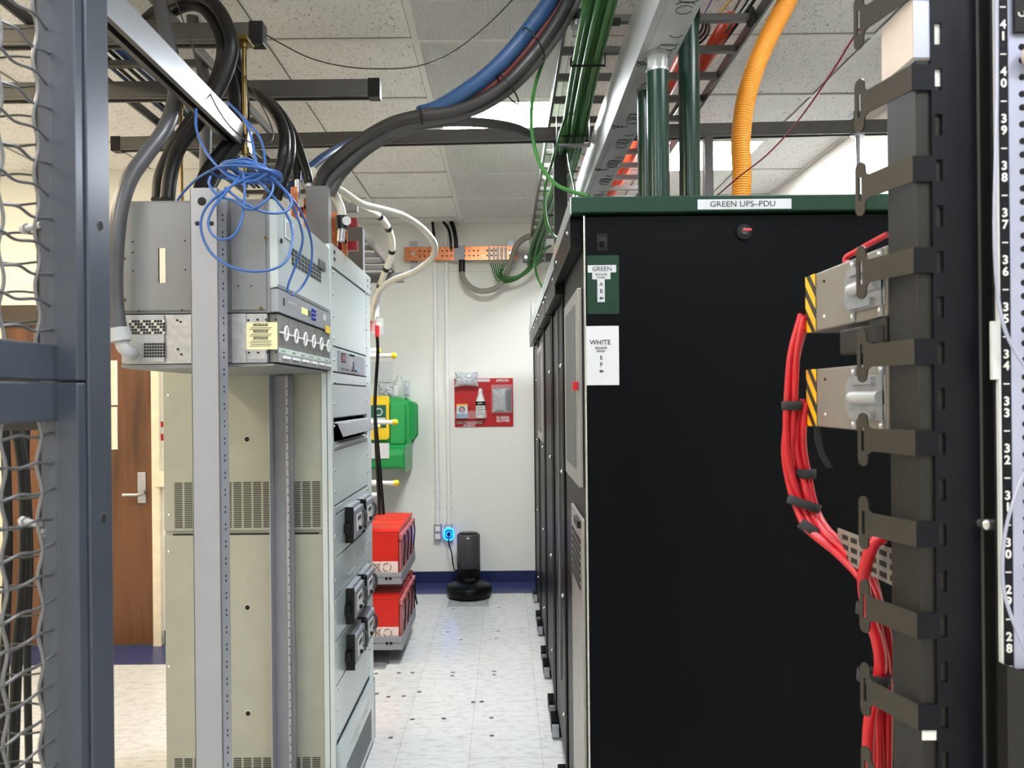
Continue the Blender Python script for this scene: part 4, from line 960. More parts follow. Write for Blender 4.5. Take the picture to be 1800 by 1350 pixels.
# small vertical drop ladder by the wall
t = thing('drop_ladder', 'small white wire drop ladder holding green cables near the back wall', 'cable ladder', P(950, 400, 6.0))
for px in (938, 963): MB().cyl(P(px, 330, 6.0), P(px-6, 462, 6.1), .008, M_ltg).obj('side_rod', t)
for k in range(8): MB().cyl(P(937.5-k*.8, 335+k*17, 6.0), P(962.5-k*.8, 335+k*17, 6.0), .007, M_ltg).obj('rung', t)
# green bundle
offs = [(-.05, 0), (-.03, .018), (-.012, 0), (.006, .018), (.024, 0), (.042, .016), (-.02, .034), (.016, .036)]
gn = ['leftmost strand of the green cable bundle along the ladder', 'green cable second from the left of the bundle', 'green cable in the lower middle of the bundle', 'green cable right of the middle of the bundle', 'green cable low on the right side of the bundle', 'rightmost strand of the green bundle', 'green cable on top of the bundle at its left', 'green cable on top of the bundle at its right']
for i, (ox, oz) in enumerate(offs):
    base = [(.30, 1.6, LZ-.05), (.305, 2.6, LZ-.055), (.31, 3.1, LZ-.075), (.315, 3.55, LZ-.12), (.31, 4.0, LZ-.13), (.30, 4.6, LZ-.11), (.28, 5.3, LZ-.09), (.26, 5.8, LZ-.10), (.24, 6.08, LZ-.2)]
    pts = [Vector((x+ox, y, z+oz)) for x, y, z in base]
    # drop down the wall ladder and swing to the bar
    e = [P(953, 400, 6.08), P(948, 440, 6.12), P(930, 475, 6.18), P(905, 492, 6.2), P(880, 490, 6.22)]
    pts += [p+Vector((ox*.5, -oz*1.5-.02, oz*.3+ox*.3)) for p in e]
    pts.append(P(862+i*3.9, 463, 6.24)) 
    solo(MB().tube(crom(pts, 7), .0095, M_gcab, 8, rf=lambda i_, L: .0095 if i_ < L-20 else .0095-.0045*min(1, (i_-L+20)/12)), 'green_cable', gn[i], 'cable', 'green cables bundled along the ladder')
for yy, lab in ((2.75, 'nearest of the black ties around the green bundle'), (3.36, 'second black tie around the green bundle, just before the long strut'), (3.8, 'third black tie around the green bundle'), (4.8, 'farthest black tie around the green bundle')):
    zz = {2.75: -.058, 3.36: -.10, 3.8: -.126, 4.8: -.104}[yy]; xx = .308
    pts = [(xx-.064, yy, LZ+zz-.012), (xx+.056, yy, LZ+zz-.012), (xx+.056, yy, LZ+zz+.03), (xx+.02, yy, LZ+zz+.048), (xx-.035, yy, LZ+zz+.048), (xx-.064, yy, LZ+zz+.012), (xx-.064, yy, LZ+zz-.012)]
    solo(MB().tube(pts, .004, M_black, 6), 'cable_tie', lab, 'cable tie', 'ties around the green bundle')
cab('loose_green_cable', 'loose green cable hanging in a wide arc before the ceiling lamp', [(1012, 18, 2.62), (985, 48, 2.6), (962, 90, 2.58), (941, 150, 2.55), (934, 200, 2.5), (937, 245, 2.45), (950, 290, 2.4), (975, 322, 2.35), (1003, 336, 2.3), (1035, 345, 2.25)], .0058, M_gcab)
cab('loose_green_cable', 'loose green cable dropping beside the dark square post', [(1003, 195, 3.3), (995, 205, 3.2), (985, 235, 3.1), (972, 280, 3.1), (960, 320, 3.0), (957, 360, 3.0), (962, 395, 2.95), (972, 412, 2.9), (981, 419, 2.85)], .0058, M_gcab)
cab('loose_green_cable', 'short loose green cable curving behind the green top band', [(998, 270, 3.4), (1003, 300, 3.2), (1009, 325, 3.1), (1011, 348, 3.0)], .005, M_gcab)
cab('loose_green_cable', 'pale green loose cable near the far end of the cabinet row', [(968, 432, 5.6), (950, 445, 5.7), (941, 462, 5.75), (944, 485, 5.7), (953, 505, 5.6), (962, 530, 5.5), (972, 566, 5.35)], .008, M_gcab)
t = thing('cable_bracket', 'dark bracket with clamp ring at the top of the green bundle', 'bracket', P(1020, 30, 2.6))
MB().cyl(P(1014, 20, 2.55), P(1014, 45, 2.55), .02, M_black).cyl(P(1014, 38, 2.55), P(1014, 48, 2.55), .021, M_galv).obj('clamp', t)
MB().box(P(1007, 0, 2.62).x, P(1085, 0, 2.62).x, 2.54, 2.565, LZ-.02, LZ-.002, M_dolive).obj('arm', t, .002)
t = thing('cable_bracket', 'light metal bar holding the green bundle just before the long strut', 'bracket', (.3, 3.42, LZ-.12))
MB().box(.235, .385, 3.41, 3.44, LZ-.138, LZ-.128, M_galv).obj('bar', t, .002)
for xx in (.236, .381): MB().box(xx, xx+.003, 3.41, 3.44, LZ-.128, LZ-.001, M_galv).obj('hanger', t)
# orange innerduct in ladder
for (px, lab, pts) in ((0, 'orange innerduct lying in the ladder behind the tallest green pipe', [(.70, 2.9, LZ+.068), (.70, 3.3, LZ+.066), (.69, 3.9, LZ+.066), (.70, 4.6, LZ+.066), (.68, 5.4, LZ+.066)]),
                      (1, 'orange innerduct with open end at the right of the ladder', [(.80, 2.72, LZ+.075), (.79, 2.9, LZ+.066), (.79, 3.25, LZ+.066)]),
                      (2, 'orange innerduct low in the ladder seen between tray and pipes', [(.61, 4.3, LZ+.066), (.59, 4.9, LZ+.066), (.60, 5.6, LZ+.066)])):
    solo(MB().tube(crom(pts, 6), .028, M_orange, 16), 'innerduct', lab, 'innerduct', 'orange innerducts in the ladder')
cc = Vector((.66, 2.93, LZ+.07))
for i, lab in enumerate(('outermost loop of the coiled black cable in the ladder', 'middle loop of the coiled black cable in the ladder', 'innermost loop of the coiled black cable in the ladder')):
    q = [(cc.x+(.115-.012*i)*cos(a), cc.y+(.16-.014*i)*sin(a), cc.z+.05+.008*i) for a in [2*pi*k/32 for k in range(33)]]
    solo(MB().tube(q, .0055, M_dgcab, 8, caps=False), 'coiled_cable', lab, 'cable', 'coiled black cable loops')
solo(MB().tube(crom([(.85, 2.0, LZ+.09), (.83, 2.5, LZ+.055), (.80, 3.1, LZ+.055), (.78, 3.6, LZ+.055)]), .006, M_gpipe), 'data_cable', 'dark green data cable at the right side of the ladder', 'cable', 'thin data cables in the ladder')
solo(MB().tube(crom([(.82, 2.0, LZ+.09), (.805, 2.5, LZ+.052), (.78, 3.1, LZ+.052), (.77, 3.6, LZ+.052)]), .005, M_gpipe), 'data_cable', 'second dark green data cable beside the orange innerduct', 'cable', 'thin data cables in the ladder')
solo(MB().tube(crom([(.80, 1.9, LZ+.10), (.78, 2.35, LZ+.07), (.76, 2.7, LZ+.09)]), .0045, M_yel), 'data_cable', 'thin yellow data cable at the top of the ladder', 'cable', 'thin data cables in the ladder')
solo(MB().tube(crom([(.78, 1.9, LZ+.10), (.72, 2.3, LZ+.09), (.68, 2.55, LZ+.04), (.69, 2.9, LZ+.05)]), .0022, M_blueb), 'data_cable', 'thin dark blue wire across the top of the ladder', 'cable', 'thin data cables in the ladder')
t = thing('hook_strap', 'black hook and loop strap around the ladder rung by the yellow hose', 'strap', (.83, 2.6, LZ))
MB().tube([(.83, 2.594+.022*cos(a), LZ+.02+.026*sin(a)) for a in [2*pi*k/16 for k in range(17)]], .008, M_velc, 8, caps=False).obj('loop', t)
# thick power cables over the aisle
def multi(specs, base, name, grp):
    for (off, r, m, lab) in specs:
        pts = [P(px, py, d)+Vector(off) for px, py, d in base]
        solo(MB().tube(crom(pts, 9), r, m, 12), name, lab, 'cable', grp)
bb = [(1010, -45, 2.5), (992, 5, 2.5), (965, 55, 2.5), (930, 100, 2.5), (885, 147, 2.52), (835, 175, 2.55), (790, 193, 2.58), (742, 203, 2.6), (690, 217, 2.64), (640, 243, 2.68), (602, 275, 2.72), (578, 305, 2.75), (565, 340, 2.76)]
G_ = 'thick power cables sweeping over the aisle'
def P3(l): return [P(*p) for p in l]
solo(MB().tube(crom(P3([(985, -45, 2.5), (968, 0, 2.5), (938, 42, 2.5), (900, 90, 2.5), (860, 130, 2.52), (815, 163, 2.55), (770, 190, 2.6), (738, 200, 2.63)]), 9), .026, M_blcab, 12), 'power_cable', 'thick blue power cable sweeping down over the aisle', 'cable', G_)
solo(MB().tube(crom(P3([(1005, -45, 2.52), (988, 0, 2.52), (955, 50, 2.52), (915, 100, 2.52), (870, 145, 2.54), (825, 175, 2.57), (770, 196, 2.62), (735, 204, 2.66)]), 9), .016, M_rcab, 12), 'power_cable', 'thin dull red power cable between the blue and grey ones', 'cable', G_)
solo(MB().tube(crom(P3([(1015, -45, 2.5), (1000, 0, 2.5), (972, 50, 2.5), (935, 100, 2.5), (890, 148, 2.52), (840, 180, 2.55), (790, 196, 2.58), (742, 203, 2.6), (690, 216, 2.64), (640, 243, 2.68), (598, 275, 2.71), (569, 305, 2.74), (556, 342, 2.755)]), 9), .021, M_dgcab, 12), 'power_cable', 'dark grey power cable at the top of the arch into the cabinet', 'cable', G_)
solo(MB().tube(crom(P3([(1030, -45, 2.52), (1012, 0, 2.52), (985, 50, 2.52), (948, 102, 2.52), (902, 150, 2.54), (850, 185, 2.57), (800, 203, 2.6), (745, 212, 2.62), (695, 226, 2.66), (650, 250, 2.70), (612, 283, 2.73), (583, 312, 2.76), (568, 342, 2.77)]), 9), .019, M_grcab, 12), 'power_cable', 'lighter grey power cable under the arch over the aisle', 'cable', G_)
solo(MB().tube(crom(P3([(935, 238, 3.4), (905, 225, 3.3), (860, 217, 3.2), (800, 214, 3.05), (745, 219, 2.95), (700, 233, 2.85), (660, 253, 2.8), (625, 280, 2.78), (597, 310, 2.78), (580, 342, 2.78)]), 9), .019, M_grcab, 12), 'power_cable', 'grey power cable passing in front of the ceiling lamp to the cabinet', 'cable', G_)
solo(MB().tube(crom(P3([(500, 345, 2.9), (520, 320, 2.92), (545, 295, 3.0), (575, 272, 3.1), (620, 250, 3.3), (700, 235, 3.5)]), 8), .016, M_blcab, 10), 'power_cable', 'blue power cable behind the arch left of the cabinet uprights', 'cable', G_)
solo(MB().tube(crom(P3([(545, 330, 3.0), (575, 300, 3.1), (605, 275, 3.2), (635, 258, 3.35), (680, 246, 3.5)]), 8), .014, mat('bright_red_cable', (150, 32, 34), .45), 10), 'power_cable', 'red power cable peeking out below the arch at the long strut', 'cable', G_)
for (px, py, d, lab) in ((913, 55, 2.48, 'upper black tie round the blue and red cables'), (868, 135, 2.5, 'lower black tie round the blue and red cables'), (740, 205, 2.6, 'black tape band where the arch cables leave the blue one')):
    a = P(px, py, d)
    ax = (P(px+10, py-8, d)-P(px-10, py+8, d)) if px > 800 else Vector((1, 0, .15))
    rr_ = .055 if px > 800 else .028
    t_ = MB().ring(a+Vector((.045 if px > 800 else 0, .0, -.04 if px > 800 else 0)), ax, rr_, .0025, M_black, 20, 6)
    solo(t_, 'cable_tie', lab, 'cable tie', 'ties around the aisle power cables')
cab('thin_wire', 'thin grey wire sagging from the left strut end across the ceiling', [(462, 58, 2.6), (500, 80, 2.6), (545, 102, 2.6), (600, 116, 2.6), (660, 121, 2.6), (730, 117, 2.6), (790, 95, 2.6), (850, 50, 2.6), (905, -5, 2.6), (930, -40, 2.6)], .0022, M_dgcab)
cab('thin_wire', 'thin maroon wire from the rack finger down to the green banded cabinet', [(1580, -20, 1.5), (1512, 50, 1.55), (1470, 115, 1.65), (1430, 175, 1.75), (1390, 228, 1.9), (1345, 275, 2.05), (1300, 310, 2.2), (1258, 346, 2.3)], .0021, M_maroon)
# ---- left overhead -----
t = thing('strut_channel', 'bright diagonal strut channel hanging over the power shelf', 'strut', (-.86, 2.0, H+.82))
CXc = -.835
MB().box(CXc-.003, CXc, 1.0, 2.6, H+.82, H+.895, M_alu).box(CXc-.045, CXc-.003, 1.0, 2.6, H+.889, H+.895, M_steel).box(CXc-.045, CXc-.042, 1.0, 2.6, H+.82, H+.889, M_steel).box(CXc-.014, CXc-.003, 1.0, 2.6, H+.82, H+.823, M_steel).box(CXc-.042, CXc-.031, 1.0, 2.6, H+.82, H+.823, M_steel).obj('channel', t, .001)
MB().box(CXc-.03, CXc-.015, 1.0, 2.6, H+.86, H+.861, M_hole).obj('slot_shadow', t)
for (px, d, z0, lab) in ((430, 2.52, 2.19, 'yellow zinc threaded rod through the end of the bright diagonal channel'), (318, 3.03, 2.1, 'yellow zinc threaded rod hanging from the middle strut')):
    x = P(px, 180, d).x
    t = thing('hanger_rod', lab, 'rod', (x, d, z0))
    MB().cyl((x, d, z0), (x, d, LZ-.07), .0075, M_brass, 10).obj('rod', t)
    MB().box(x-.022, x+.022, d-.034, d+.034, LZ-.084, LZ-.069, M_brass).obj('clamp', t, .003)
    MB().cyl((x, d, LZ-.10), (x, d, LZ-.085), .015, M_brass, 6).obj('nut', t)
    if px == 430: MB().cyl((x, d, H+.795), (x, d, H+.819), .014, M_brass, 6).obj('lower_nut', t)
BG = 'black power cables looping over the power shelf'
M_bk = M_black
L_ = [
 ('outer black cable looping high over the left strut and down to the shelf', [(245, 50, 2.7), (270, 25, 2.65), (310, 2, 2.55), (350, -8, 2.45), (385, 18, 2.42), (407, 70, 2.4), (402, 115, 2.4), (380, 165, 2.4), (348, 215, 2.38), (315, 260, 2.36), (300, 305, 2.33), (294, 352, 2.3)], .021),
 ('inner black cable looping over the left strut and down to the shelf', [(255, 62, 2.75), (300, 20, 2.6), (345, 8, 2.5), (376, 35, 2.48), (392, 80, 2.46), (386, 125, 2.46), (362, 175, 2.44), (325, 230, 2.4), (298, 275, 2.38), (282, 315, 2.36), (278, 352, 2.34)], .021),
 ('black cable passing behind the bright channel to the upright top, left one', [(398, 60, 2.62), (404, 120, 2.6), (412, 175, 2.56), (408, 235, 2.5), (385, 272, 2.44), (362, 305, 2.38), (348, 345, 2.3)], .020),
 ('black cable passing behind the bright channel to the upright top, right one', [(410, 60, 2.66), (416, 120, 2.64), (428, 180, 2.6), (423, 240, 2.52), (400, 275, 2.46), (378, 310, 2.4), (360, 345, 2.32)], .020),
 ('big black cable bending down right of the bright channel, front one', [(425, 155, 2.9), (455, 168, 2.8), (480, 192, 2.7), (497, 225, 2.65), (500, 260, 2.6), (492, 300, 2.6), (478, 335, 2.6), (470, 355, 2.6)], .020),
 ('big black cable bending down right of the bright channel, rear one', [(440, 160, 2.95), (468, 175, 2.85), (492, 200, 2.75), (508, 235, 2.7), (509, 275, 2.65), (497, 315, 2.65), (485, 350, 2.65)], .019),
 ('black cable ending in the silver lug beside the copper bar', [(455, 165, 3.0), (490, 195, 2.9), (515, 235, 2.85), (530, 275, 2.82), (541, 310, 2.8), (543, 322, 2.8)], .017),
 ('black cable ending in the silver lug over the dark red insulators', [(480, 190, 3.0), (500, 220, 2.9), (514, 255, 2.85), (521, 290, 2.82), (522, 318, 2.8)], .016)]
for lab, pts, r in L_:
    cab('black_power_cable', lab, pts, r, M_bk, grp=BG, n=12)
for x, y, lab in ((543, 333, 'silver cable lug right of the copper riser'), (523, 328, 'silver cable lug directly above the copper riser')):
    a = P(x, y-12, 2.8); c = P(x, y+12, 2.8)
    solo(MB().cyl(a, (a.x, a.y, c.z), .011, M_galv).box(a.x-.012, a.x+.012, 2.796, 2.80, c.z-.02, c.z, M_galv), 'cable_lug', lab, 'lug')
# vertical black cable bundle and post behind
cab('grey_conduit', 'smooth grey conduit dropping behind the looping black cables', [(335, -40, 2.9), (338, 30, 2.9), (350, 90, 2.9), (360, 150, 2.9), (362, 230, 2.9), (360, 330, 2.9)], .022, M_grcab, 'conduit', n=12)
cab('thin_wire', 'thin grey wire hanging over the left strut to the bright channel', [(305, -10, 2.3), (325, 45, 2.3), (345, 100, 2.3), (363, 150, 2.25), (385, 195, 2.2), (410, 228, 2.2), (440, 250, 2.2), (472, 252, 2.25), (480, 235, 2.3), (470, 205, 2.4), (440, 150, 2.5), (405, 95, 2.5), (392, 60, 2.5), (395, 42, 2.5)], .0022, M_dgcab)
# data cables in left ladder
random.seed(11)
cols = [M_blcab, M_black, M_black, M_blcab, M_bcab, M_dgcab, M_black, M_blcab, M_grcab, M_black]
ord_ = ['first', 'second', 'third', 'fourth', 'fifth', 'sixth', 'seventh', 'eighth', 'ninth', 'tenth']
cn = {'blue_power_cable': 'blue', 'black_rubber': 'black', 'blue_patch_cable': 'bright blue', 'dark_grey_cable': 'dark grey', 'grey_power_cable': 'grey'}
for i in range(10):
    x = -1.50+.028*i; z = LZ+.036+.004*(i % 3)
    pts = [(x+.012*random.random(), yy, z+.012*random.random()) for yy in (1.4, 2.0, 2.6, 3.2, 3.8, 4.3, 4.7)]
    solo(MB().tube(crom(pts, 4), .0075, cols[i], 6), 'data_cable', '%s data cable in the left ladder, %s from its outer rail' % (cn[cols[i].name], ord_[i]), 'cable', 'data cables lying in the left ladder')
# blue patch cords tangle
BL = 'blue patch cords tangled over the power shelf'
bl = [
 ('blue patch cord hanging from behind the bright channel into the tangle', [(345, 192, 2.1), (345, 225, 2.05), (358, 260, 2.0), (380, 290, 1.97), (410, 315, 1.95), (445, 318, 1.95), (470, 305, 1.95)]),
 ('blue patch cord making the large hanging loop before the upright', [(480, 300, 1.97), (440, 310, 1.95), (395, 335, 1.93), (362, 365, 1.92), (353, 400, 1.92), (368, 440, 1.92), (400, 466, 1.92), (440, 477, 1.92), (480, 473, 1.94), (505, 455, 1.97), (514, 420, 2.0), (508, 385, 2.0), (480, 345, 1.98), (450, 315, 1.96)]),
 ('blue patch cord making the small inner loop before the upright', [(430, 300, 1.96), (400, 335, 1.93), (375, 365, 1.91), (366, 395, 1.91), (380, 418, 1.91), (405, 418, 1.91), (422, 395, 1.92), (430, 350, 1.94), (428, 300, 1.95)]),
 ('blue patch cord hanging down the shelf front to the panel, left strand', [(470, 300, 1.97), (500, 335, 2.0), (520, 375, 2.05), (532, 420, 2.1), (520, 465, 2.13), (507, 500, 2.13), (506, 515, 2.13)]),
 ('blue patch cord hanging down the shelf front to the panel, right strand', [(475, 310, 1.97), (510, 345, 2.02), (535, 385, 2.1), (548, 430, 2.18), (545, 475, 2.2), (530, 505, 2.2), (513, 519, 2.14)]),
 ('blue patch cord dropping straight from the diagonal channel', [(400, 180, 2.15), (425, 205, 2.1), (440, 235, 2.05), (448, 275, 2.0), (455, 310, 1.97), (430, 325, 1.96)]),
 ('blue patch cord in the middle hanging from the clamp', [(405, 185, 2.2), (440, 220, 2.15), (460, 250, 2.1), (465, 290, 2.05), (448, 315, 2.0), (410, 325, 1.97)]),
 ('blue patch cord arching left down behind the grey shelf top', [(420, 298, 1.98), (385, 295, 1.98), (350, 312, 2.0), (325, 335, 2.03), (312, 352, 2.05)]),
 ('blue patch cord sweeping flat from the tangle to the door plate', [(395, 330, 1.94), (420, 350, 1.94), (450, 368, 1.94), (480, 375, 1.96), (505, 370, 1.98), (512, 350, 2.0), (490, 325, 1.99), (460, 310, 1.97)]),
 ('blue patch cord curling under the tangle beside the upright top', [(370, 310, 1.95), (368, 325, 1.94), (385, 345, 1.93), (410, 352, 1.93), (440, 368, 1.93), (470, 350, 1.95), (480, 330, 1.97), (475, 312, 1.98)]),
]
for lab, pts in bl:
    cab('patch_cord', lab, pts, .0034, M_bcab, grp=BL, k=10, n=8)
random.seed(5)
tl = ['%s coil of the flattened blue bundle above the power shelf' % s for s in ('lowest', 'second lowest', 'third lowest', 'middle', 'third highest', 'second highest', 'highest')]
for i in range(7):
    cx, cy = 432+random.uniform(-8, 8), 306-2*i+random.uniform(-1, 1); rx = 58-5*i+random.uniform(-6, 6); ry = 12+random.uniform(-2, 3)
    pts = [(cx+rx*cos(a)*(1+.05*sin(3*a+i)), cy+ry*sin(a+.2)+.10*rx*cos(a)*.6, 1.99+.05*sin(a)+.006*i) for a in [2*pi*k/14 for k in range(15)]]
    cab('patch_cord', tl[i], pts, .0034, M_bcab, grp=BL, k=4, n=8)
# ---------------- left foreground: wire mesh cage ----------------
MX = -.446
def crimped(p0, p1, n, pitch, amp, ax, r=.0016, sg=1):
    """woven wire: a wavy tube from p0 to p1"""
    p0 = Vector(p0); p1 = Vector(p1); L = (p1-p0).length; m = max(4, int(L/pitch*8)); ax = Vector(ax)
    return [p0.lerp(p1, i/m)+ax*amp*sg*cos(pi*(p0.lerp(p1, i/m)-p0).length/pitch) for i in range(m+1)]
def meshpanel(lab, z0, z1, rail0, rail1):
    t = thing('wire_mesh_panel', lab, 'mesh panel', (MX, .55, z0), 'wire mesh cage panels')
    MB().box(MX+.002, MX+.0235, .770, .786, z0, z1, M_bluegrey).box(MX-.012, MX+.002, .772, .786, z0, z1, M_bluegrey).obj('stile', t, .0012)
    MB().box(MX-.014, MX+.004, .2, .7715, rail0, rail1, M_bluegrey).obj('rail', t, .0015)
    ws = MB(); k = 0
    lo, hi = (rail1+.0, z1) if rail1 < (z0+z1)/2 else (z0, rail0)
    y = .7515
    while y > .45:
        ws.tube(crimped((MX-.004, y, lo), (MX-.004, y, hi), 0, .0274/1, .0022, (.55, .83, 0), sg=1 if k % 2 else -1), .0017, M_wire, 6); y -= .054/1.0; k += 1
    z = lo+.0137 if rail1 < (z0+z1)/2 else hi-.0137; k = 0
    while lo < z < hi:
        ws.tube(crimped((MX-.004, .45, z), (MX-.004, .772, z), 0, .027, .0020, (.6, 0, .8), sg=-1 if k % 2 else 1), .0016, M_wire, 6); z += .0274 if rail1 < (z0+z1)/2 else -.0274; k += 1
    o = ws.obj('woven_mesh', t)
    return t
meshpanel('upper wire mesh cage panel at the left edge of the photo', 1.522, 2.3, 1.522, 1.557)
meshpanel('lower wire mesh cage panel at the left edge of the photo', .4, 1.5195, 1.482, 1.5195)
t = thing('cage_post', 'blue grey steel cage post with round holes left of the aisle', 'post', (-.45, .81, 0))
MB().box(-.4245, -.42, .787, .832, 0, 2.4, M_bluegrey).box(-.47, -.4245, .7875, .792, 0, 2.4, M_bluegrey).obj('angle_steel', t, .0015)
hl = MB()
for k in range(-4, 3):
    z = 1.684+.305*k
    hl.cyl((-.42, .812, z), (-.4194, .812, z), .0062, M_wire, 16).cyl((-.4194, .812, z), (-.4192, .812, z), .0050, M_hole, 16)
hl.obj('bolt_holes', t)
MB().box(-.4275, -.4246, .782, .7868, 0, 2.4, M_hole).obj('gap_seal', t)
# rear corner post and its mesh
t = thing('cage_post', 'dark steel corner post seen through the wire mesh', 'post', (-.49, .86, 0))
MB().box(-.507, -.497, .845, .87, 0, 2.4, M_black).box(-.4965, -.477, .845, .87, 0, 2.4, M_dolive).obj('angle_steel', t, .001)
t = thing('wire_mesh_panel', 'second wire mesh cage panel facing the camera behind the side panel', 'mesh panel', (-.6, .86, .9), 'wire mesh cage panels')
ws = MB(); z = .55; k = 0
while z < 2.3:
    if not 1.45 < z < 1.56: ws.tube(crimped((-.70, .862, z), (-.5072, .862, z), 0, .027, .0012, (0, .3, .95), sg=1 if k % 2 else -1), .0013, M_dolive, 6)
    z += .0325; k += 1
for x in (-.565, -.62, -.675): ws.tube(crimped((x, .864, .55), (x, .864, 2.3), 0, .0325, .0012, (1, 0, 0)), .0013, M_dolive, 6)
ws.obj('woven_mesh', t)
MB().box(-.70, -.5072, .855, .87, 1.47, 1.545, M_dolive).obj('rail', t, .001)
for (x, y, d, lab) in ((52, 403, .78, 'galvanized bolt through the upper mesh panel'), (50, 916, .78, 'galvanized bolt through the lower mesh panel')):
    a = P(x-10, y, .80); solo(MB().cyl(a, a+Vector((.03, -.02, 0)), .0032, M_conn, 10).cyl(a, a+Vector((.006, -.004, 0)), .0055, M_conn, 6), 'cage_bolt', lab, 'bolt')
a = P(88, 934, .79); solo(MB().cyl(a, a+Vector((-.003, -.008, 0)), .0045, M_conn, 6).ball(a+Vector((-.003, -.009, 0)), .003, M_conn), 'cage_bolt', 'hex bolt head on the stile of the lower mesh panel', 'bolt')
# black cables hanging beyond the mesh
for i, (lab, pts, r) in enumerate((('thick black cable hanging behind the lower mesh', [(22, 730, 1.1), (34, 780, 1.1), (42, 850, 1.1), (44, 950, 1.1), (40, 1050, 1.1), (30, 1150, 1.1), (22, 1400, 1.1)], .0075),
        ('black cable at the far left edge behind the lower mesh', [(8, 740, 1.05), (12, 850, 1.05), (14, 980, 1.05), (10, 1100, 1.05), (6, 1250, 1.05), (2, 1400, 1.05)], .006),
        ('thin black cable nearest the corner post behind the mesh', [(48, 735, 1.2), (45, 800, 1.2), (50, 900, 1.2), (52, 1000, 1.2), (48, 1150, 1.2), (52, 1400, 1.2)], .0055))):
    cab('hanging_black_cable', lab, pts, r, M_black, grp='black cables hanging behind the mesh')

# ---------------- right foreground rack ----------------
def finger_z(k): return 1.808+.0889*k
t = thing('cable_manager', 'black vertical cable manager with T shaped fingers on the right rack', 'cable manager', (.42, .78, 0))
Yp = .757; XA, XB, XC, XD = .398, .417, .462, .4025
pl = MB()
zr0, zr1 = .0, 2.2
# front plate with real slots
sx0, sx1 = .4205, .4272
pl.box(XB, sx0, Yp, Yp+.003, zr0, zr1, M_navyb).box(sx1, XC, Yp, Yp+.003, zr0, zr1, M_navyb)
zs = 1.8535-.04445*24; z = zr0; sl = []
s0 = P(1650, 59, Yp).z
k = -30
slots = [s0+.0443*i for i in range(-40, 7)]
prev = zr0
for s_ in slots:
    a, c = s_-.0105, s_+.0105
    if a < prev: continue
    pl.box(sx0, sx1, Yp, Yp+.003, prev, a, M_navyb); prev = c
pl.box(sx0, sx1, Yp, Yp+.003, prev, zr1, M_navyb)
pl.obj('front_plate', t)
MB().box(XC-.0012, XC+.001, Yp-.001, Yp+.02, 0, 2.2, M_steel).obj('plate_edge', t)
TIP = (.380, .832)
def fz(s): # interpolate along the finger
    return (XA+(TIP[0]-XA)*s, Yp+(TIP[1]-Yp)*s)
f0 = None
def finger(z):
    m = MB(); th = .0016
    def quadprism(poly):
        vs = []
        for s, dz in poly:
            x, y = fz(s); vs.append((x, y, z+dz))
        for s, dz in poly:
            x, y = fz(s); vs.append((x+th, y+th*.25, z+dz))
        n = len(poly)
        m.add(vs, [tuple(range(n)), tuple(range(2*n-1, n-1, -1))]+[(i, (i+1) % n, n+(i+1) % n, n+i) for i in range(n)], M_finger)
    # neck with fillets into the bar
    quadprism([(0, -.0125), (.80, -.0120), (.87, -.0145), (.89, -.019), (.89, .019), (.87, .0145), (.80, .0120), (0, .0125)])
    # T bar as frame round a slot
    bar0, bar1, sa, sb, hb, hs = .885, 1.08, .955, 1.01, .0285, .0125
    def arcp(sc, rs, zc, rz, a0, a1, n=6): return [(sc+rs*cos(R(a0+(a1-a0)*i/n)), zc+rz*sin(R(a0+(a1-a0)*i/n))) for i in range(n+1)]
    mid = (bar0+bar1)/2; rs = (bar1-bar0)/2
    quadprism([(bar0, hs)]+[(bar1, hs)]+arcp(mid, rs, hb-.007, .007, 0, 180))
    quadprism([(bar1, -hs), (bar0, -hs)]+arcp(mid, rs, -hb+.007, .007, 180, 360))
    quadprism([(bar0, -hs), (sa, -hs), (sa, hs), (bar0, hs)]); quadprism([(sb, -hs), (bar1, -hs), (bar1, hs), (sb, hs)])
    # band round the corner to the front plate
    m.box(XA, XB, Yp, Yp+.003, z-.0125, z+.0125, M_navyb)
    return m
for k in range(-9, 3):
    z = finger_z(k)
    m = finger(z).obj('finger', t)
# inner duct seen between the fingers
dz0 = 0
MB().box(.4035, .46, .7605, .806, 0, 1.826, M_dolive).box(.4035+.002, .46, .806, .822, 0, 1.826, M_dolive).obj('inner_duct', t, .001)
MB().box(.4005, .4015, .7585, .822, 1.8275, 1.885, M_beige).box(.4005, .4172, .7588, .7602, 1.8275, 1.885, M_lblue).obj('pale_liner', t, .0008)
MB().box(.4175, .4300, .7602, .7612, 1.80, 1.89, M_white).obj('white_backing', t)
MB().box(.4175, .4300, .7585+.0025, .7612, 1.10, 1.225, M_white).obj('white_backing', t)
MB().box(.403, .4165, .7585, .7600, 1.163, 1.193, M_white).obj('white_label', t)
MB().box(.403, .4165, .7585, .7600, 1.08, 1.133, M_white).obj('white_label', t)
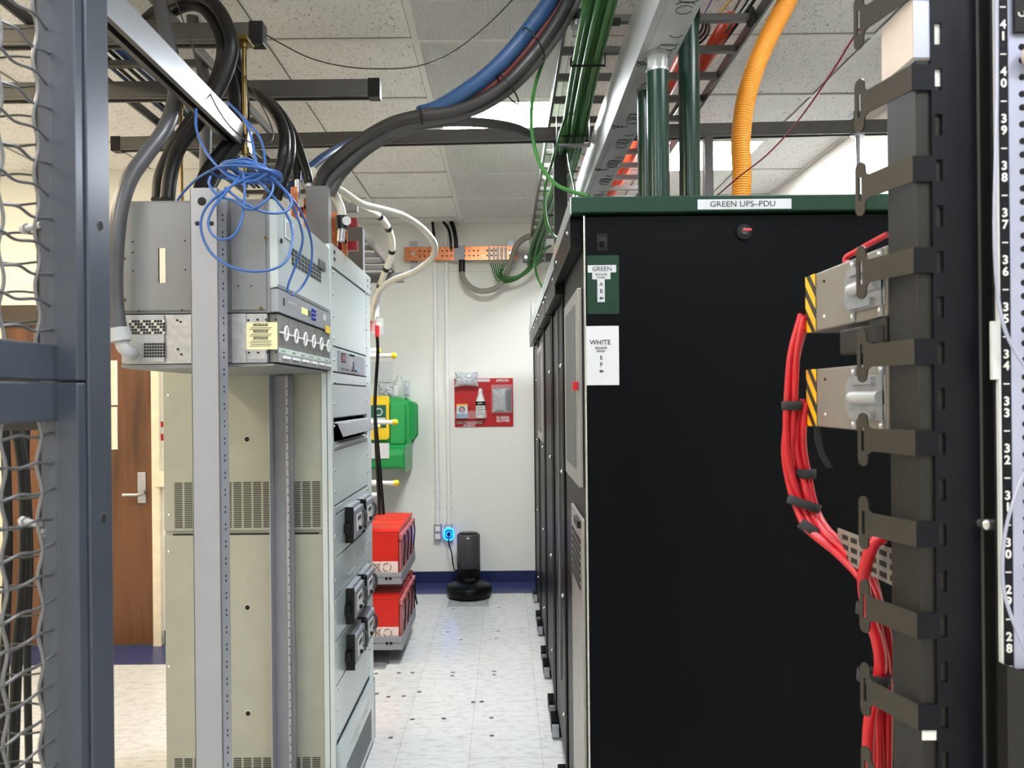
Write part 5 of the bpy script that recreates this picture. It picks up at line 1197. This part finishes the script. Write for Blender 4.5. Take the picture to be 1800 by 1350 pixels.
# mounting rail with U numbers
t = thing('rack_rail', 'black and silver rack rail with white unit numbers 41 to 28', 'rack rail', (.48, .735, 0))
YR = .735
MB().box(.4625, .60, YR+.05, YR+.054, 0, 2.2, M_black).box(.4632, .4655, YR+.004, YR+.05, 0, 2.2, M_black).obj('recess', t)
MB().box(.4655, .4675, YR-.001, YR+.006, 0, 2.2, M_ltg).box(.459, .4655, YR-.001, YR+.003, 1.513, 1.568, M_ltg).obj('edge_flange', t, .0006)
MB().box(.4675, .4772, YR, YR+.004, 0, 2.2, M_navyb).obj('number_strip', t)
MB().box(.4772, .56, YR-.001, YR+.004, 1.24, 2.2, M_lblue).obj('silver_rail', t, .0006)
zu = P(1772, 54, YR).z; un = .0444
for i, n_ in enumerate(range(41, 26, -1)):
    z = zu-un*i
    text(str(n_)[0], .0115, (.4727, YR-.0005, z+.0055), CAM, M_white, t, 'unit_number', bold=.0003)
    text(str(n_)[1], .0115, (.4727, YR-.0005, z-.0055), CAM, M_white, t, 'unit_number', bold=.0003)
tk = MB()
for i in range(-2, 16): z = zu-un*i+un/2; tk.box(.4700, .4754, YR-.0006, YR-.0001, z-.0006, z+.0006, M_white)
tk.obj('tick_marks', t)
hm = MB()
for i in range(-2, 20):
    for dz in (-.0159, 0, .0159):
        z = zu-un*i+dz
        if z > 1.26: hm.cyl((.4895, YR-.0018, z), (.4895, YR-.0009, z), .003, M_hole, 10)
hm.obj('screw_holes', t)
bl_ = MB().prism([(.4805, 1.838), (.51, 1.838), (.51, 2.1), (.4805, 2.1)], 1, YR-.006, YR-.0022, M_black)
for i in range(3): bl_.ring((.4865, YR-.0065, 1.855+.0195*i), (0, 1, 0), .003, .0008, M_white, 12, 4, 4.2)
solo(bl_, 'rack_label', 'black label plate with white marks at the top right edge', 'label')
o = MB().ball((.4935, YR-.012, 1.813), .0105, M_beige, 12, (1, .9, 1)).obj('knob', t); o['label'] = 'beige rounded knob'
a = P(1738, 923, .745)
solo(MB().cyl((a.x, .748, a.z), (a.x, .768, a.z), .0045, M_chrome, 12).ball((a.x, .747, a.z), .0058, M_chrome, 12, (1, .6, 1)), 'rack_bolt', 'shiny bolt head in the dark gap of the right rack', 'bolt')
for lab, pts in (('clear thin cable running down the rack rail edge', [(1752, -30, .72), (1752, 80, .722), (1752, 180, .722), (1750, 280, .722), (1748, 400, .722), (1752, 500, .722), (1762, 565, .722), (1780, 610, .722), (1805, 650, .722)]),
                 ('clear thin cable bowing over the lower unit numbers', [(1810, 810, .722), (1785, 870, .722), (1768, 930, .722), (1762, 990, .722), (1765, 1040, .722), (1780, 1090, .722), (1805, 1150, .722)])):
    cab('clear_cable', lab, pts, .0016, M_lblue, grp='clear cables on the right rail')
q = MB().prism([(.4635, 1.04), (.56, 1.04), (.56, 1.21), (.4635, 1.2465)], 1, .722, .76, M_dolive)
solo(q, 'equipment_faceplate', 'olive grey equipment faceplate at the bottom right corner', 'faceplate', None, .001)
MBs = MB().box(.4665, .47, .60, .61, 0, .01, M_black)

# hazard striped chassis
def chassis(zt, zb, lab):
    X = .405; ya, yb = .826, 1.045
    t = thing('rack_chassis', lab, 'chassis', (.5, .95, zb), 'striped chassis in the right rack')
    MB().box(X, .72, ya, yb, zb, zt, M_taupe).obj('case', t, .002)
    st = MB(); y0, y1 = 1.012, 1.0452; hgt = zt-zb
    st.box(X-.0007, X-.0001, y0, y1, zb, zt, M_hazb)
    # diagonal yellow stripes, clipped to the band
    n = 0; per = .029; wd = .0145
    for i in range(-3, 5):
        base = zb+i*per
        def z_at(y, b0): return b0+(y-y0)*1.9
        poly = [(y0, base), (y1, base+.034), (y1, base+.034+wd), (y0, base+wd)]
        # clip to [zb, zt]
        def clip(pl, zc, keep_above):
            o = []
            for a, c in zip(pl, pl[1:]+pl[:1]):
                ina = (a[1] >= zc) == keep_above or a[1] == zc; inc = (c[1] >= zc) == keep_above or c[1] == zc
                if ina: o.append(a)
                if ina != inc:
                    s = (zc-a[1])/(c[1]-a[1]); o.append((a[0]+(c[0]-a[0])*s, zc))
            return o
        p = clip(poly, zb, True)
        if len(p) > 2: p = clip(p, zt, False)
        if len(p) > 2: st.prism(p, 0, X-.0011, X-.0008, M_haz)
    st.obj('hazard_stripes', t)
    zc = (zt+zb)/2
    br = MB().prism([(.83, zc-.024), (.905, zc-.024), (.918, zc-.014), (.918, zc+.014), (.905, zc+.024), (.83, zc+.024)], 0, X-.004, X-.0002, M_galv)
    br.obj('latch_plate', t, .001)
    MB().cyl((X-.005, .83, zc), (X-.005, .898, zc), .0075, M_conn, 16).obj('latch_bolt', t)
    MB().box(X-.009, X-.004, .845, .90, zc+.015, zc+.023, M_galv).box(X-.009, X-.004, .845, .90, zc-.023, zc-.015, M_galv).obj('latch_guides', t, .001)
    tb = MB()
    for yy in (.902, .836):
        for s_ in (1, -1): tb.box(X-.002, X-.0003, yy-.005, yy+.005, zc+s_*.022, zc+s_*.036, M_galv).ball((X-.002, yy, zc+s_*.03), .003, M_chrome, 8)
    tb.ball((X-.0002, .985, zb+.016), .0025, M_chrome, 8).ball((X-.0002, .985, zt-.014), .002, M_hole, 8)
    tb.obj('mounting_tabs', t)
    return t
chassis(1.658, 1.583, 'upper taupe chassis with yellow and black hazard stripes')
chassis(1.534, 1.459, 'lower taupe chassis with yellow and black hazard stripes')
t = thing('dark_bracket', 'dark olive bracket between the two striped chassis', 'bracket', (.41, .9, 1.545))
MB().box(.406, .42, .865, .945, 1.548, 1.578, M_dolive).box(.404, .42, .826, .864, 1.556, 1.5825, M_dolive).obj('bracket', t, .002)
MB().box(.4032, .4039, .83, .845, 1.556, 1.574, M_hole).obj('opening', t)
# perforated bracket lower
t = thing('perforated_bracket', 'beige grey perforated bracket carrying the red cables', 'bracket', (.42, .9, 1.3))
MB().box(.418, .4205, .826, .985, 1.292, 1.332, M_taupe).obj('strip', t, .0008)
pb = MB()
for i in range(6):
    for j in range(3): pb.box(.4175, .4181, .834+i*.024, .85+i*.024, 1.297+j*.012, 1.303+j*.012, M_hole)
pb.obj('slots', t)
# red cables
RG = 'red cables bundled beside the striped chassis'
A_ = [(1414, 555, 1.05), (1398, 620, 1.05), (1391, 690, 1.05), (1386, 750, 1.05), (1385, 800, 1.05), (1394, 850, 1.05), (1406, 890, 1.04), (1421, 925, 1.02), (1450, 952, .99), (1490, 985, .96), (1522, 1020, .93), (1538, 1065, .91), (1550, 1130, .90), (1555, 1200, .89), (1553, 1280, .89), (1552, 1400, .89)]
B_ = [(1418, 705, 1.05), (1409, 745, 1.05), (1407, 790, 1.05), (1413, 830, 1.05), (1421, 870, 1.04), (1434, 905, 1.03), (1455, 935, 1.0), (1488, 965, .97), (1520, 1000, .94), (1540, 1050, .92), (1552, 1110, .905), (1556, 1180, .9), (1548, 1260, .9), (1545, 1400, .9)]
rl = ['outer left red cable from the upper striped chassis', 'middle red cable from the upper striped chassis', 'inner right red cable from the upper striped chassis', 'front red cable from the lower striped chassis', 'middle red cable from the lower striped chassis', 'rear red cable from the lower striped chassis']
for i in range(6):
    bs = A_ if i < 3 else B_; j = i % 3; pts = []
    for q_, (px, py, d) in enumerate(bs):
        tw = j*2.1+q_*.55; v = P(px, py, d)+Vector((.0052*cos(tw), .005*sin(tw), .0052*sin(tw)*.5)); pts.append(v)
    solo(MB().tube(crom(pts, 6), .0046, M_redc, 10), 'red_cable', rl[i], 'cable', RG)
solo(MB().tube(path([(1552, 945, .86), (1536, 955, .86), (1526, 980, .865), (1519, 1010, .87), (1520, 1045, .875), (1530, 1090, .88), (1543, 1130, .88), (1547, 1180, .88), (1530, 1260, .88), (1526, 1330, .88), (1526, 1400, .88)], 8), .0068, M_redc, 12), 'red_cable', 'thick bright red cable hooking down over the perforated bracket', 'cable', RG)
solo(MB().tube(path([(1560, 412, .9), (1535, 425, .92), (1505, 442, .95), (1488, 452, .96), (1487, 461, .96), (1500, 462, .95)], 8), .0034, M_redc, 10), 'red_cable', 'short crimson cable entering the top of the upper striped chassis', 'cable', RG)
for (x, y, d, r, tl_, lab) in ((1392, 713, 1.05, .0135, (0, 0, 1), 'dark strap round the red cables beside the lower chassis'), (1416, 832, 1.05, .0135, (.05, 0, 1), 'dark strap round the inner red cables'),
        (1413, 886, 1.04, .022, (.35, 0, 1), 'widest dark strap where both red bundles join'), (1428, 934, 1.02, .019, (.6, 0, .8), 'dark strap loop just above the perforated bracket'), (1531, 1072, .89, .016, (.1, 0, 1), 'dark strap round the red cables below the bracket'), (1536, 1190, .885, .018, (.1, 0, 1), 'lowest dark strap round the red cables')):
    c = P(x, y, d); ax = Vector(tl_).normalized()
    m = MB(); u = ax.orthogonal().normalized(); v = ax.cross(u); n = 20; vs = []
    for i in range(n):
        a = 2*pi*i/n
        for (rr, hh_) in ((r, -.006), (r, .006), (r-.0016, .006), (r-.0016, -.006)): vs.append(c+u*cos(a)*rr+v*sin(a)*rr+ax*hh_)
    fs = []
    for i in range(n):
        for j in range(4): fs.append((i*4+j, ((i+1) % n)*4+j, ((i+1) % n)*4+(j+1) % 4, i*4+(j+1) % 4))
    m.add(vs, fs, M_velc, True)
    solo(m, 'hook_strap', lab, 'strap', 'straps round the red cables')
# dangling black strap
v = [P(1437, 748, 1.02), P(1438, 770, 1.02), P(1444, 795, 1.02), P(1452, 812, 1.02), P(1459, 823, 1.02)]
pts = crom(v, 5); vs = []; 
for p in pts: vs += [p+Vector((-.0042, 0, 0)), p+Vector((.0042, 0, .001)), p+Vector((.0042, .0015, .001)), p+Vector((-.0042, .0015, 0))]
fs = []
for i in range(len(pts)-1):
    for j in range(4): fs.append((i*4+j, i*4+(j+1) % 4, (i+1)*4+(j+1) % 4, (i+1)*4+j))
solo(MB().add(vs, fs+[(0, 1, 2, 3)], M_velc), 'hanging_strap', 'loose black strap dangling under the lower striped chassis', 'strap')
# ---------------- small repeated pieces become parts of their own ----------------
def explode(o, nm):
    me = o.data; n = len(me.vertices); par = list(range(n))
    def find(i):
        while par[i] != i: par[i] = par[par[i]]; i = par[i]
        return i
    for p in me.polygons:
        a = find(p.vertices[0])
        for v in p.vertices: par[find(v)] = a
    isl = {}
    for i in range(n): isl.setdefault(find(i), []).append(i)
    groups = []
    for vs_ in isl.values():
        c = [me.vertices[i].co for i in vs_]
        lo = [min(q[k] for q in c)-1e-4 for k in range(3)]; hi = [max(q[k] for q in c)+1e-4 for k in range(3)]
        ids = set(vs_); keep = []
        for g_ in groups:
            if all(lo[k] <= g_[1][k] and hi[k] >= g_[0][k] for k in range(3)):
                ids |= g_[2]; lo = [min(lo[k], g_[0][k]) for k in range(3)]; hi = [max(hi[k], g_[1][k]) for k in range(3)]
            else: keep.append(g_)
        groups = keep+[(lo, hi, ids)]
    if len(groups) < 2: o.name = nm; return
    for lo, hi, ids in groups:
        idx = {}; m = MB(); vs_ = []; fs = []; mi = []; sm = []
        for p in me.polygons:
            if p.vertices[0] in ids:
                f = []
                for v in p.vertices:
                    if v not in idx: idx[v] = len(vs_); vs_.append(tuple(me.vertices[v].co))
                    f.append(idx[v])
                fs.append(f); mi.append(p.material_index); sm.append(p.use_smooth)
        m2 = bpy.data.meshes.new(nm); m2.from_pydata(vs_, [], fs)
        for q in me.materials: m2.materials.append(q)
        m2.polygons.foreach_set('material_index', mi); m2.polygons.foreach_set('use_smooth', sm); m2.update()
        c = bpy.data.objects.new(nm, m2); COL.objects.link(c); c.parent = o.parent; c.matrix_parent_inverse = o.matrix_parent_inverse.copy()
    bpy.data.objects.remove(o)
SPLIT = {'screws': 'screw', 'fascia_screws': 'screw', 'door_knobs': 'door_knob', 'panel_screws': 'screw', 'upright_holes': 'bolt_hole', 'bolt_holes': 'bolt_hole', 'receptacle': 'receptacle',
         'toggle': 'toggle', 'buttons': 'button', 'mounting_tabs': 'mounting_tab', 'rivet_holes': 'rivet_hole', 'side_rod': 'side_rod', 'wheels': 'wheel', 'coupling_rings': 'coupling_ring', 'strip_labels': 'strip_label',
         'latch_guides': 'latch_guide', 'label_print': 'label_print', 'door_edges': 'door_edge', 'pen_marks': 'pen_mark'}
for o in list(bpy.data.objects):
    if o.type == 'MESH' and o.parent and SPLIT.get(o.name.split('.')[0]): explode(o, SPLIT[o.name.split('.')[0]])
